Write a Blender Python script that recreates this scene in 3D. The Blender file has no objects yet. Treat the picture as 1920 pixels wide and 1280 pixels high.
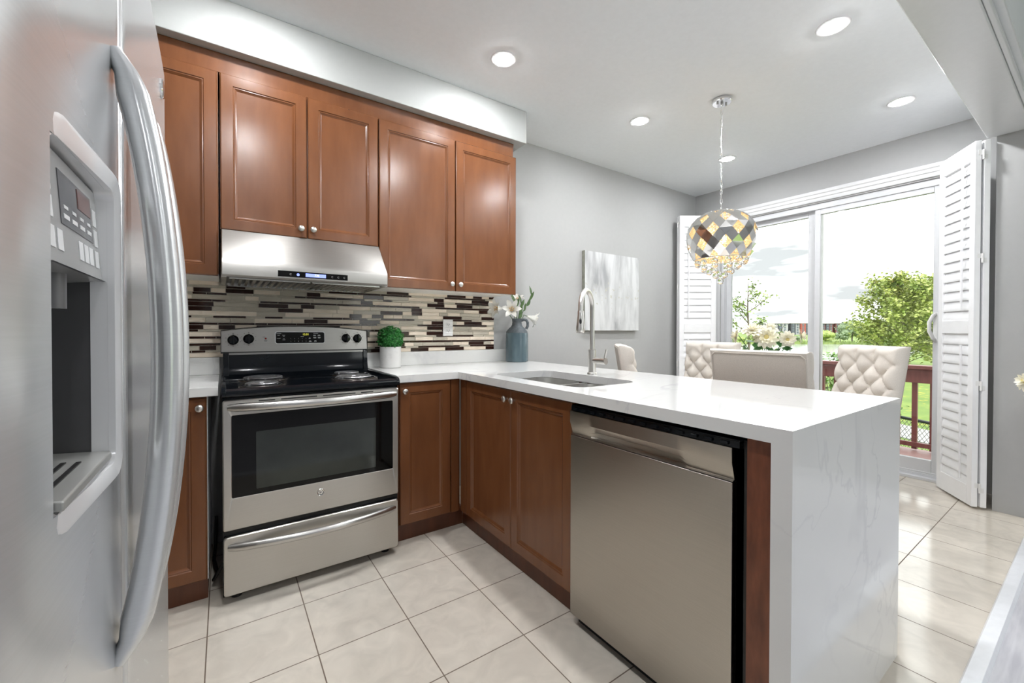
import bpy, bmesh, math, random
from mathutils import Vector, Matrix

random.seed(7)
SC = bpy.context.scene
COL = SC.collection
PI = math.pi
R = math.radians

# ------------------------------------------------------------------ camera
CAM = (0.0106, -2.7202, 1.1497)
YAW, PITCH, ROLL, FPX, OX, OY = 34.264, -0.5894, 0.0754, 776.63, -10.26, -12.07
_y, _p, _r = R(YAW), R(PITCH), R(ROLL)
FW = Vector((math.sin(_y) * math.cos(_p), math.cos(_y) * math.cos(_p), math.sin(_p)))
_rt = Vector((math.cos(_y), -math.sin(_y), 0))
_up = _rt.cross(FW)
RT = _rt * math.cos(_r) + _up * math.sin(_r)
UP = -_rt * math.sin(_r) + _up * math.cos(_r)
cam = bpy.data.cameras.new('camera')
cam.sensor_width = 36
cam.lens = FPX * 36 / 1920
cam.shift_x = -OX / 1920
cam.shift_y = OY / 1920
cam.clip_start = 0.02
cam.clip_end = 2000
co = bpy.data.objects.new('camera', cam)
COL.objects.link(co)
co.matrix_world = Matrix(((RT.x, UP.x, -FW.x, CAM[0]), (RT.y, UP.y, -FW.y, CAM[1]), (RT.z, UP.z, -FW.z, CAM[2]), (0, 0, 0, 1)))
SC.camera = co

# ------------------------------------------------------------------ view, world, sun
vs = SC.view_settings
vs.view_transform = 'Standard'
vs.look = 'None'
vs.gamma = 1
vs.use_curve_mapping = False
vs.exposure = 0.28
try:
    SC.cycles.use_denoising = True
    SC.cycles.max_bounces = 12
    SC.cycles.diffuse_bounces = 6
    SC.cycles.transparent_max_bounces = 16
    SC.cycles.sample_clamp_indirect = 6
    SC.cycles.caustics_reflective = False
    SC.cycles.caustics_refractive = False
except Exception:
    pass

SKY_FILL = 0.8      # strength of the glow added to the sky behind the camera
W = bpy.data.worlds.new('overcast_sky')
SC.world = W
W.use_nodes = True
_n, _l = W.node_tree.nodes, W.node_tree.links
_n.clear()
_tc = _n.new('ShaderNodeTexCoord')
_mp = _n.new('ShaderNodeMapping')
_mp.inputs['Scale'].default_value = (2.6, 2.6, 12)
_mp.inputs['Location'].default_value = (5.2, 3.1, 1.7)
_nz = _n.new('ShaderNodeTexNoise')
_nz.inputs['Scale'].default_value = 1.5
_nz.inputs['Detail'].default_value = 4
_nz.inputs['Roughness'].default_value = 0.5
_rp = _n.new('ShaderNodeValToRGB')
_rp.color_ramp.elements[0].position = 0.34
_rp.color_ramp.elements[0].color = (0.25, 0.256, 0.263, 1)
_rp.color_ramp.elements[1].position = 0.53
_rp.color_ramp.elements[1].color = (1.0, 1.0, 1.0, 1)
_bg = _n.new('ShaderNodeBackground')
_bg.inputs['Strength'].default_value = 1.0
_wo = _n.new('ShaderNodeOutputWorld')
_l.new(_tc.outputs['Generated'], _mp.inputs['Vector'])
_l.new(_mp.outputs[0], _nz.inputs['Vector'])
_l.new(_nz.outputs[0], _rp.inputs[0])
# broad glow added to the unseen sky behind the camera, to fill the room
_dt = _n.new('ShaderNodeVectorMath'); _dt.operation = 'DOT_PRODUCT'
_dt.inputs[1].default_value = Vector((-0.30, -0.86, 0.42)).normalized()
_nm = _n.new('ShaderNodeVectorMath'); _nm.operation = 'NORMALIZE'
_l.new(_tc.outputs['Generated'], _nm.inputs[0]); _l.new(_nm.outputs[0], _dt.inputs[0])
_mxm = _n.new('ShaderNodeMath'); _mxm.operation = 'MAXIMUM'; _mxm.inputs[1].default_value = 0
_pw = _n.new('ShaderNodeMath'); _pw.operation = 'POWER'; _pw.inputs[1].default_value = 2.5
_ml = _n.new('ShaderNodeMath'); _ml.operation = 'MULTIPLY_ADD'; _ml.inputs[1].default_value = SKY_FILL; _ml.inputs[2].default_value = 3.0
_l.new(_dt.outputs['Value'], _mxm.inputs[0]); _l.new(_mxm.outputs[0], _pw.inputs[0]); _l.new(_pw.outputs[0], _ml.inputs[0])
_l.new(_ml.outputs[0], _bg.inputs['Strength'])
_l.new(_rp.outputs[0], _bg.inputs['Color'])
_l.new(_bg.outputs[0], _wo.inputs['Surface'])

sun = bpy.data.lights.new('sun', 'SUN')
sun.energy = 3.0
sun.angle = R(12)
sun.color = (1, 0.97, 0.9)
so = bpy.data.objects.new('sun', sun)
COL.objects.link(so)
so.rotation_euler = Vector((0.30, 0.86, -0.62)).to_track_quat('-Z', 'Y').to_euler()

LAMP = 430.0      # radiance of the round ceiling lamps
# ------------------------------------------------------------------ materials
MT = {}


def mat(name, col, rough=0.5, metal=0.0, var=0.0, scale=8.0, stretch=(1, 1, 1), bump=0.0, bscale=None, spec=None, emit=None, es=0.0,
        col2=None, coat=0.0, aniso=0.0, trans=0.0, pos=(0.35, 0.65), detail=4.0, space='Object'):
    m = bpy.data.materials.new(name)
    m.use_nodes = True
    n, l = m.node_tree.nodes, m.node_tree.links
    b = n['Principled BSDF']
    b.inputs['Base Color'].default_value = (*col, 1)
    b.inputs['Roughness'].default_value = rough
    b.inputs['Metallic'].default_value = metal
    if spec is not None:
        b.inputs['Specular IOR Level'].default_value = spec
    if coat:
        b.inputs['Coat Weight'].default_value = coat
        b.inputs['Coat Roughness'].default_value = 0.08
    if aniso:
        b.inputs['Anisotropic'].default_value = aniso
        b.inputs['Anisotropic Rotation'].default_value = 0.25
        tg = n.new('ShaderNodeTangent'); tg.direction_type = 'RADIAL'; tg.axis = 'Z'
        l.new(tg.outputs[0], b.inputs['Tangent'])
    if trans:
        b.inputs['Transmission Weight'].default_value = trans
    if emit:
        b.inputs['Emission Color'].default_value = (*emit, 1)
        b.inputs['Emission Strength'].default_value = es
    tc = n.new('ShaderNodeTexCoord')
    mp = n.new('ShaderNodeMapping')
    mp.inputs['Scale'].default_value = stretch
    l.new(tc.outputs[space], mp.inputs['Vector'])
    nz = n.new('ShaderNodeTexNoise')
    nz.inputs['Scale'].default_value = scale
    nz.inputs['Detail'].default_value = detail
    l.new(mp.outputs[0], nz.inputs['Vector'])
    c2 = col2 or tuple(max(0, min(1, c * (1 - var))) for c in col)
    rp = n.new('ShaderNodeValToRGB')
    rp.color_ramp.elements[0].position = pos[0]
    rp.color_ramp.elements[1].position = pos[1]
    rp.color_ramp.elements[0].color = (*c2, 1)
    rp.color_ramp.elements[1].color = (*col, 1)
    l.new(nz.outputs[0], rp.inputs[0])
    l.new(rp.outputs[0], b.inputs['Base Color'])
    if bump:
        bp = n.new('ShaderNodeBump')
        bp.inputs['Strength'].default_value = bump
        bp.inputs['Distance'].default_value = 0.002
        if bscale:
            nb = n.new('ShaderNodeTexNoise')
            nb.inputs['Scale'].default_value = bscale
            nb.inputs['Detail'].default_value = 3
            l.new(mp.outputs[0], nb.inputs['Vector'])
            l.new(nb.outputs[0], bp.inputs['Height'])
        else:
            l.new(nz.outputs[0], bp.inputs['Height'])
        l.new(bp.outputs[0], b.inputs['Normal'])
    MT[name] = m
    return m


def quartz(name, base, vein):
    m = mat(name, base, 0.06, var=0.03, scale=3)
    n, l = m.node_tree.nodes, m.node_tree.links
    b = n['Principled BSDF']
    geo = n.new('ShaderNodeNewGeometry')
    mp = n.new('ShaderNodeMapping')
    mp.inputs['Scale'].default_value = (0.8, 1.5, 1.0)
    mp.inputs['Rotation'].default_value = (0.9, 0.35, 0.6)
    l.new(geo.outputs['Position'], mp.inputs['Vector'])
    prev = None
    for sc, wd, seed in ((0.85, 0.010, 0.0), (1.5, 0.007, 5.3)):
        nz = n.new('ShaderNodeTexNoise')
        nz.noise_dimensions = '4D'
        nz.inputs['W'].default_value = 2.1 + seed
        nz.inputs['Scale'].default_value = sc
        nz.inputs['Detail'].default_value = 5
        nz.inputs['Roughness'].default_value = 0.55
        nz.inputs['Distortion'].default_value = 0.6
        l.new(mp.outputs[0], nz.inputs['Vector'])
        s = n.new('ShaderNodeMath'); s.operation = 'SUBTRACT'; s.inputs[1].default_value = 0.5
        a = n.new('ShaderNodeMath'); a.operation = 'ABSOLUTE'
        d = n.new('ShaderNodeMapRange')
        d.inputs['From Min'].default_value = 0.0
        d.inputs['From Max'].default_value = wd
        d.inputs['To Min'].default_value = 1.0
        d.inputs['To Max'].default_value = 0.0
        l.new(nz.outputs[0], s.inputs[0]); l.new(s.outputs[0], a.inputs[0]); l.new(a.outputs[0], d.inputs['Value'])
        mk = n.new('ShaderNodeTexNoise')
        mk.inputs['Scale'].default_value = 1.7
        mk.inputs['Detail'].default_value = 2
        l.new(mp.outputs[0], mk.inputs['Vector'])
        mr = n.new('ShaderNodeMapRange')
        mr.inputs['From Min'].default_value = 0.45
        mr.inputs['From Max'].default_value = 0.66
        l.new(mk.outputs[0], mr.inputs['Value'])
        mu = n.new('ShaderNodeMath'); mu.operation = 'MULTIPLY'
        l.new(d.outputs[0], mu.inputs[0]); l.new(mr.outputs[0], mu.inputs[1])
        if prev is None:
            prev = mu
        else:
            mx = n.new('ShaderNodeMath'); mx.operation = 'MAXIMUM'
            l.new(prev.outputs[0], mx.inputs[0]); l.new(mu.outputs[0], mx.inputs[1])
            prev = mx
    # broad soft clouding
    cl = n.new('ShaderNodeTexNoise'); cl.inputs['Scale'].default_value = 2.2; cl.inputs['Detail'].default_value = 5
    l.new(mp.outputs[0], cl.inputs['Vector'])
    cr = n.new('ShaderNodeMapRange'); cr.inputs['From Min'].default_value = 0.5; cr.inputs['From Max'].default_value = 0.75
    cr.inputs['To Max'].default_value = 0.22
    l.new(cl.outputs[0], cr.inputs['Value'])
    ad = n.new('ShaderNodeMath'); ad.operation = 'MAXIMUM'
    l.new(prev.outputs[0], ad.inputs[0]); l.new(cr.outputs[0], ad.inputs[1])
    mix = n.new('ShaderNodeMix'); mix.data_type = 'RGBA'
    mix.inputs['A'].default_value = (*base, 1)
    mix.inputs['B'].default_value = (*vein, 1)
    l.new(ad.outputs[0], mix.inputs['Factor'])
    l.new(mix.outputs['Result'], b.inputs['Base Color'])
    return m


def glass_pane(name, tint=(0.97, 0.99, 0.98)):
    m = bpy.data.materials.new(name)
    m.use_nodes = True
    n, l = m.node_tree.nodes, m.node_tree.links
    n.remove(n['Principled BSDF'])
    tr = n.new('ShaderNodeBsdfTransparent'); tr.inputs[0].default_value = (*tint, 1)
    gl = n.new('ShaderNodeBsdfGlossy'); gl.inputs['Roughness'].default_value = 0.01
    fr = n.new('ShaderNodeFresnel'); fr.inputs[0].default_value = 1.45
    mx = n.new('ShaderNodeMixShader')
    l.new(fr.outputs[0], mx.inputs[0]); l.new(tr.outputs[0], mx.inputs[1]); l.new(gl.outputs[0], mx.inputs[2])
    l.new(mx.outputs[0], n['Material Output'].inputs['Surface'])
    MT[name] = m
    return m


def tile_floor(name):
    m = mat(name, (0.60, 0.535, 0.45), 0.16, scale=5, var=0.12, detail=6)
    n, l = m.node_tree.nodes, m.node_tree.links
    b = n['Principled BSDF']
    geo = n.new('ShaderNodeNewGeometry')
    mp = n.new('ShaderNodeMapping')
    mp.inputs['Location'].default_value = (0.0481 + 0.3297 * 40, 0.8127 + 0.3297 * 40, 0)
    l.new(geo.outputs['Position'], mp.inputs['Vector'])
    br = n.new('ShaderNodeTexBrick')
    br.offset = 0
    br.squash = 1
    br.inputs['Scale'].default_value = 1
    br.inputs['Brick Width'].default_value = 0.3297
    br.inputs['Row Height'].default_value = 0.3297
    br.inputs['Mortar Size'].default_value = 0.0021
    br.inputs['Mortar Smooth'].default_value = 0.05
    br.inputs['Color1'].default_value = (0.76, 0.70, 0.61, 1)
    br.inputs['Color2'].default_value = (0.725, 0.665, 0.575, 1)
    br.inputs['Mortar'].default_value = (0.17, 0.125, 0.09, 1)
    l.new(mp.outputs[0], br.inputs['Vector'])
    nz = n.new('ShaderNodeTexNoise'); nz.inputs['Scale'].default_value = 9; nz.inputs['Detail'].default_value = 7
    nz.inputs['Distortion'].default_value = 1.2
    l.new(geo.outputs['Position'], nz.inputs['Vector'])
    mr = n.new('ShaderNodeMapRange'); mr.inputs['From Min'].default_value = 0.3; mr.inputs['From Max'].default_value = 0.7
    mr.inputs['To Min'].default_value = 0.88; mr.inputs['To Max'].default_value = 1.04
    l.new(nz.outputs[0], mr.inputs['Value'])
    mx = n.new('ShaderNodeMix'); mx.data_type = 'RGBA'; mx.blend_type = 'MULTIPLY'; mx.inputs['Factor'].default_value = 1
    l.new(br.outputs['Color'], mx.inputs['A']); l.new(mr.outputs[0], mx.inputs['B'])
    l.new(mx.outputs['Result'], b.inputs['Base Color'])
    bp = n.new('ShaderNodeBump'); bp.inputs['Strength'].default_value = 0.25; bp.inputs['Distance'].default_value = 0.002
    bp.invert = True
    l.new(br.outputs['Fac'], bp.inputs['Height']); l.new(bp.outputs[0], b.inputs['Normal'])
    b.inputs['Specular IOR Level'].default_value = 0.75
    rr = n.new('ShaderNodeMapRange'); rr.inputs['To Min'].default_value = 0.12; rr.inputs['To Max'].default_value = 0.7
    l.new(br.outputs['Fac'], rr.inputs['Value']); l.new(rr.outputs[0], b.inputs['Roughness'])
    return m


def wood(name, dark, light, rough=0.33, stretch=(14, 14, 1.6), coat=0.0):
    return mat(name, light, rough, col2=dark, scale=2.2, stretch=stretch, detail=6, bump=0.012, pos=(0.25, 0.75), coat=coat)


mat('wall_paint', (0.43, 0.433, 0.43), 0.65, var=0.02, scale=30, bump=0.03)
mat('ceiling_paint', (0.91, 0.94, 0.965), 0.75, var=0.02, scale=40, bump=0.03)
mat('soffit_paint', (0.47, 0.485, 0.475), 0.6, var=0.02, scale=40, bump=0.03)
mat('beam_paint', (0.76, 0.77, 0.78), 0.22, var=0.02, scale=40)
mat('white_trim', (0.74, 0.745, 0.755), 0.32, var=0.02, scale=20)
mat('door_vinyl', (0.66, 0.67, 0.69), 0.32, var=0.02, scale=20)
mat('white_satin', (0.94, 0.945, 0.96), 0.35, var=0.02, scale=20)
mat('white_plastic', (0.85, 0.85, 0.84), 0.3, var=0.02, scale=20)
tile_floor('floor_tile')
mat('plank_floor', (0.62, 0.62, 0.65), 0.42, col2=(0.45, 0.45, 0.49), scale=3, stretch=(1.2, 12, 1), detail=7, pos=(0.35, 0.7))
mat('threshold_metal', (0.80, 0.82, 0.86), 0.3, var=0.05, scale=30)
quartz('quartz', (0.80, 0.80, 0.785), (0.66, 0.66, 0.67))
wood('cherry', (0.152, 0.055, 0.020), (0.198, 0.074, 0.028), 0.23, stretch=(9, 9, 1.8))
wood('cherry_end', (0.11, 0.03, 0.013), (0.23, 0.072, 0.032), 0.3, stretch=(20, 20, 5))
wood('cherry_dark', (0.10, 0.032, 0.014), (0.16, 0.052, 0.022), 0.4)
mat('melamine', (0.80, 0.77, 0.71), 0.4, var=0.02)
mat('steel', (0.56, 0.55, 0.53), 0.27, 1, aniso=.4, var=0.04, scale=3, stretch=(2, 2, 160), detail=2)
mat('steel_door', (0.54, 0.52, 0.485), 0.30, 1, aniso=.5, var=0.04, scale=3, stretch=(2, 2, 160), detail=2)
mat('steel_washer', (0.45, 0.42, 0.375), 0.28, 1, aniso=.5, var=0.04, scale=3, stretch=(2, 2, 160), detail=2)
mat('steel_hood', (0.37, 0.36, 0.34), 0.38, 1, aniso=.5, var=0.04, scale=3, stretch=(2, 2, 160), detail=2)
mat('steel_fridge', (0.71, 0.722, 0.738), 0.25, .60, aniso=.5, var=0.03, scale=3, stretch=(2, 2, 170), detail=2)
mat('steel_dark', (0.40, 0.39, 0.38), 0.3, 1, var=0.1, scale=3, stretch=(2, 2, 120))
mat('steel_bowl', (0.70, 0.69, 0.665), 0.30, 1, var=0.08, scale=4, stretch=(40, 2, 2))
mat('satin_nickel', (0.70, 0.685, 0.655), 0.28, 1, var=0.05)
mat('chrome', (0.86, 0.86, 0.87), 0.05, 1, var=0.02)
mat('shade_mirror', (0.80, 0.79, 0.775), 0.06, 1, var=0.03)
mat('silver_plastic', (0.90, 0.905, 0.92), 0.25, 0.35, var=0.03)
mat('panel_grey', (0.42, 0.42, 0.42), 0.22, 0.2, var=0.06)
mat('key_pale', (0.75, 0.76, 0.77), 0.35, var=0.04)
mat('lcd_grey', (0.14, 0.14, 0.15), 0.12, var=0.1)
mat('lcd_red', (0.16, 0.06, 0.05), 0.12, var=0.1)
mat('recess_grey', (0.13, 0.13, 0.135), 0.38, 0.3, var=0.2)
mat('tray_grey', (0.42, 0.42, 0.40), 0.35, 0.5, var=0.1)
mat('black_enamel', (0.006, 0.008, 0.011), 0.08, var=0.3, spec=0.3)
mat('side_grey', (0.55, 0.55, 0.55), 0.4, var=0.05)
mat('black_matte', (0.010, 0.010, 0.010), 0.45, var=0.3)
mat('black_glass', (0.004, 0.004, 0.004), 0.04, var=0.2, spec=0.25)
mat('oven_window', (0.030, 0.036, 0.030), 0.04, col2=(0.018, 0.022, 0.019), scale=4, spec=0.5)
mat('coil', (0.50, 0.50, 0.52), 0.32, 0.9, var=0.3, scale=30)
mat('drip_pan', (0.10, 0.085, 0.08), 0.22, 0.8, var=0.4, scale=25)
mat('label_ink', (0.035, 0.035, 0.035), 0.5, var=0.1)
mat('label_white', (0.70, 0.70, 0.70), 0.5, var=0.1)
mat('red_light', (0.25, 0.01, 0.01), 0.2, var=0.1)
mat('clock_glow', (0.2, 0.2, 0.02), 0.4, emit=(0.75, 0.72, 0.08), es=1.0)
mat('blue_glow', (0.2, 0.25, 0.8), 0.3, emit=(0.28, 0.36, 0.95), es=0.9)
mat('glyph_glow', (0.9, 0.9, 1), 0.3, emit=(0.85, 0.9, 1), es=1.0)
mat('lamp_lens', (1, 1, 1), 0.5, emit=(0.975, 0.985, 1.0), es=LAMP)
mat('grout', (0.84, 0.78, 0.68), 0.7, var=0.08, scale=40)
mat('stone_tile', (0.90, 0.79, 0.66), 0.4, spec=0.3, col2=(0.82, 0.70, 0.56), scale=14, stretch=(1, 1, 4), pos=(0.3, 0.7))
mat('taupe_tile', (0.56, 0.51, 0.42), 0.14, var=0.08, scale=12, spec=0.25)
mat('dark_tile', (0.035, 0.013, 0.009), 0.08, var=0.3, scale=12, spec=0.35)
mat('vase_glaze', (0.105, 0.150, 0.170), 0.16, col2=(0.065, 0.10, 0.118), scale=14, stretch=(1, 1, .4), pos=(0.35, 0.65), bump=0.08)
mat('vase_rough', (0.105, 0.12, 0.132), 0.6, col2=(0.065, 0.08, 0.09), scale=60, bump=0.2)
mat('marble_pot', (0.80, 0.79, 0.775), 0.35, col2=(0.60, 0.59, 0.58), scale=9, pos=(0.28, 0.42))
mat('leaf_topiary', (0.05, 0.30, 0.055), 0.35, col2=(0.012, 0.13, 0.02), scale=70, pos=(0.4, 0.6))
mat('leaf_lily', (0.075, 0.14, 0.04), 0.4, col2=(0.03, 0.075, 0.02), scale=20)
mat('petal_white', (0.86, 0.85, 0.80), 0.5, var=0.05, scale=10)
mat('anther', (0.85, 0.45, 0.05), 0.6, var=0.2)
mat('petal_cream', (0.93, 0.92, 0.86), 0.5, col2=(0.92, 0.88, 0.64), scale=12, pos=(0.3, 0.7))
mat('petal_core', (0.80, 0.68, 0.28), 0.5, var=0.25, scale=40)
mat('leaf_dark', (0.06, 0.20, 0.05), 0.4, var=0.4, scale=20)
mat('linen', (0.74, 0.685, 0.625), 0.8, var=0.08, scale=220, bump=0.12)
mat('linen_back', (0.60, 0.55, 0.49), 0.85, var=0.10, scale=240, bump=0.15)
mat('leg_wood', (0.085, 0.032, 0.024), 0.35, var=0.3, scale=10, stretch=(8, 8, 1))
mat('table_wood', (0.62, 0.58, 0.53), 0.35, var=0.2, scale=4, stretch=(8, 1, 1))
mat('white_vase', (0.8, 0.8, 0.78), 0.3, var=0.03)
mat('warm_bulb', (1, 0.8, 0.5), 0.3, emit=(1.0, 0.66, 0.30), es=34)
mat('deck_red', (0.20, 0.065, 0.06), 0.45, col2=(0.16, 0.05, 0.048), scale=4, stretch=(10, 10, 1))
mat('deck_floor', (0.36, 0.20, 0.185), 0.5, col2=(0.30, 0.16, 0.15), scale=4, stretch=(10, 1, 10))
mat('fence_black', (0.02, 0.022, 0.025), 0.4, var=0.2)
mat('chain_wire', (0.14, 0.15, 0.15), 0.5, 0.3, var=0.2)
mat('path_paving', (0.32, 0.31, 0.305), 0.8, var=0.12, scale=3)
mat('pond_water', (0.42, 0.43, 0.44), 0.10, col2=(0.38, 0.39, 0.40), scale=0.4, spec=0.8)
mat('reeds', (0.19, 0.25, 0.06), 0.8, col2=(0.11, 0.18, 0.045), scale=0.5)
mat('bark', (0.16, 0.13, 0.10), 0.8, var=0.4, scale=6, stretch=(6, 6, 1), bump=0.3)
for nm, c, c2 in (('leaf_maple', (0.40, 0.44, 0.13), (0.25, 0.33, 0.08)), ('leaf_birch', (0.28, 0.36, 0.10), (0.15, 0.24, 0.06)),
                  ('leaf_bush', (0.16, 0.27, 0.06), (0.08, 0.17, 0.04)), ('leaf_far_a', (0.34, 0.40, 0.11), (0.20, 0.28, 0.07)),
                  ('leaf_far_b', (0.20, 0.28, 0.10), (0.11, 0.19, 0.07)), ('leaf_far_c', (0.22, 0.29, 0.16), (0.15, 0.21, 0.12))):
    m_ = mat(nm, c, 0.5, col2=c2, scale=1.3, detail=5, pos=(0.35, 0.62))
    m_.node_tree.nodes['Principled BSDF'].inputs['Subsurface Weight'].default_value = 0.0
m_ = mat('lawn_grass', (0.15, 0.22, 0.035), 0.9, col2=(0.095, 0.165, 0.022), scale=0.9, detail=8, pos=(0.35, 0.65), bump=0.5)
_n2, _l2 = m_.node_tree.nodes, m_.node_tree.links
_v = _n2.new('ShaderNodeTexNoise'); _v.inputs['Scale'].default_value = 3.2; _v.inputs['Detail'].default_value = 6
_g = _n2.new('ShaderNodeNewGeometry'); _l2.new(_g.outputs['Position'], _v.inputs['Vector'])
_mr = _n2.new('ShaderNodeMapRange'); _mr.inputs['From Min'].default_value = 0.60; _mr.inputs['From Max'].default_value = 0.68
_l2.new(_v.outputs[0], _mr.inputs['Value'])
_mx = _n2.new('ShaderNodeMix'); _mx.data_type = 'RGBA'; _mx.inputs['B'].default_value = (0.36, 0.31, 0.035, 1)
_src = _n2['Principled BSDF'].inputs['Base Color'].links[0].from_socket
_l2.new(_src, _mx.inputs['A']); _l2.new(_mr.outputs[0], _mx.inputs['Factor']); _l2.new(_mx.outputs['Result'], _n2['Principled BSDF'].inputs['Base Color'])
for nm, c in (('clad_white', (0.30, 0.305, 0.32)), ('clad_dark', (0.04, 0.043, 0.055)), ('clad_red', (0.26, 0.055, 0.038)), ('brick_dark', (0.14, 0.04, 0.038)),
              ('far_glass', (0.09, 0.11, 0.13)), ('roof_grey', (0.22, 0.21, 0.20))):
    mat(nm, c, 0.6, var=0.12, scale=0.6)
glass_pane('pane')
gm = mat('crystal', (1, 1, 1), 0.0, trans=1.0, var=0.0)
gm.node_tree.nodes['Principled BSDF'].inputs['IOR'].default_value = 1.5
gm = mat('crystal_glow', (1.0, 0.90, 0.72), 0.05, trans=0.75, var=0.05, emit=(1.0, 0.70, 0.36), es=0.18)  # bulb light caught in the beads is put in as faint emission


def painting_mat():
    m = mat('canvas_paint', (0.82, 0.83, 0.84), 0.6, scale=3)
    n, l = m.node_tree.nodes, m.node_tree.links
    b = n['Principled BSDF']
    geo = n.new('ShaderNodeNewGeometry')
    mp = n.new('ShaderNodeMapping'); mp.inputs['Scale'].default_value = (7, 1, 1.6)
    l.new(geo.outputs['Position'], mp.inputs['Vector'])
    a = n.new('ShaderNodeTexNoise'); a.inputs['Scale'].default_value = 1.3; a.inputs['Detail'].default_value = 5; a.inputs['Distortion'].default_value = .4
    l.new(mp.outputs[0], a.inputs['Vector'])
    r = n.new('ShaderNodeValToRGB')
    e = r.color_ramp.elements
    e[0].position = 0.34; e[0].color = (0.34, 0.345, 0.355, 1)
    e[1].position = 0.60; e[1].color = (0.66, 0.67, 0.675, 1)
    k = e.new(0.47); k.color = (0.53, 0.54, 0.545, 1)
    l.new(a.outputs[0], r.inputs[0])
    # small olive blossoms speckled across the middle
    s = n.new('ShaderNodeTexNoise'); s.inputs['Scale'].default_value = 34; s.inputs['Detail'].default_value = 3
    l.new(geo.outputs['Position'], s.inputs['Vector'])
    sx = n.new('ShaderNodeSeparateXYZ'); l.new(geo.outputs['Position'], sx.inputs[0])
    d = n.new('ShaderNodeMath'); d.operation = 'SUBTRACT'; d.inputs[1].default_value = 1.49; l.new(sx.outputs['Z'], d.inputs[0])
    ab = n.new('ShaderNodeMath'); ab.operation = 'ABSOLUTE'; l.new(d.outputs[0], ab.inputs[0])
    bd = n.new('ShaderNodeMapRange'); bd.inputs['From Min'].default_value = 0.02; bd.inputs['From Max'].default_value = 0.16
    bd.inputs['To Min'].default_value = 0.0; bd.inputs['To Max'].default_value = 0.14
    l.new(ab.outputs[0], bd.inputs['Value'])
    th = n.new('ShaderNodeMath'); th.operation = 'SUBTRACT'; l.new(s.outputs[0], th.inputs[0]); l.new(bd.outputs[0], th.inputs[1])
    st = n.new('ShaderNodeMapRange'); st.inputs['From Min'].default_value = 0.60; st.inputs['From Max'].default_value = 0.64
    l.new(th.outputs[0], st.inputs['Value'])
    mx = n.new('ShaderNodeMix'); mx.data_type = 'RGBA'; mx.inputs['B'].default_value = (0.50, 0.49, 0.42, 1)
    l.new(st.outputs[0], mx.inputs['Factor']); l.new(r.outputs[0], mx.inputs['A'])
    l.new(mx.outputs['Result'], b.inputs['Base Color'])


painting_mat()
mat('canvas_edge', (0.36, 0.37, 0.31), 0.7, var=0.25, scale=30)

# ------------------------------------------------------------------ helpers
BASE = {}
LOCAL = set()


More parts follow.
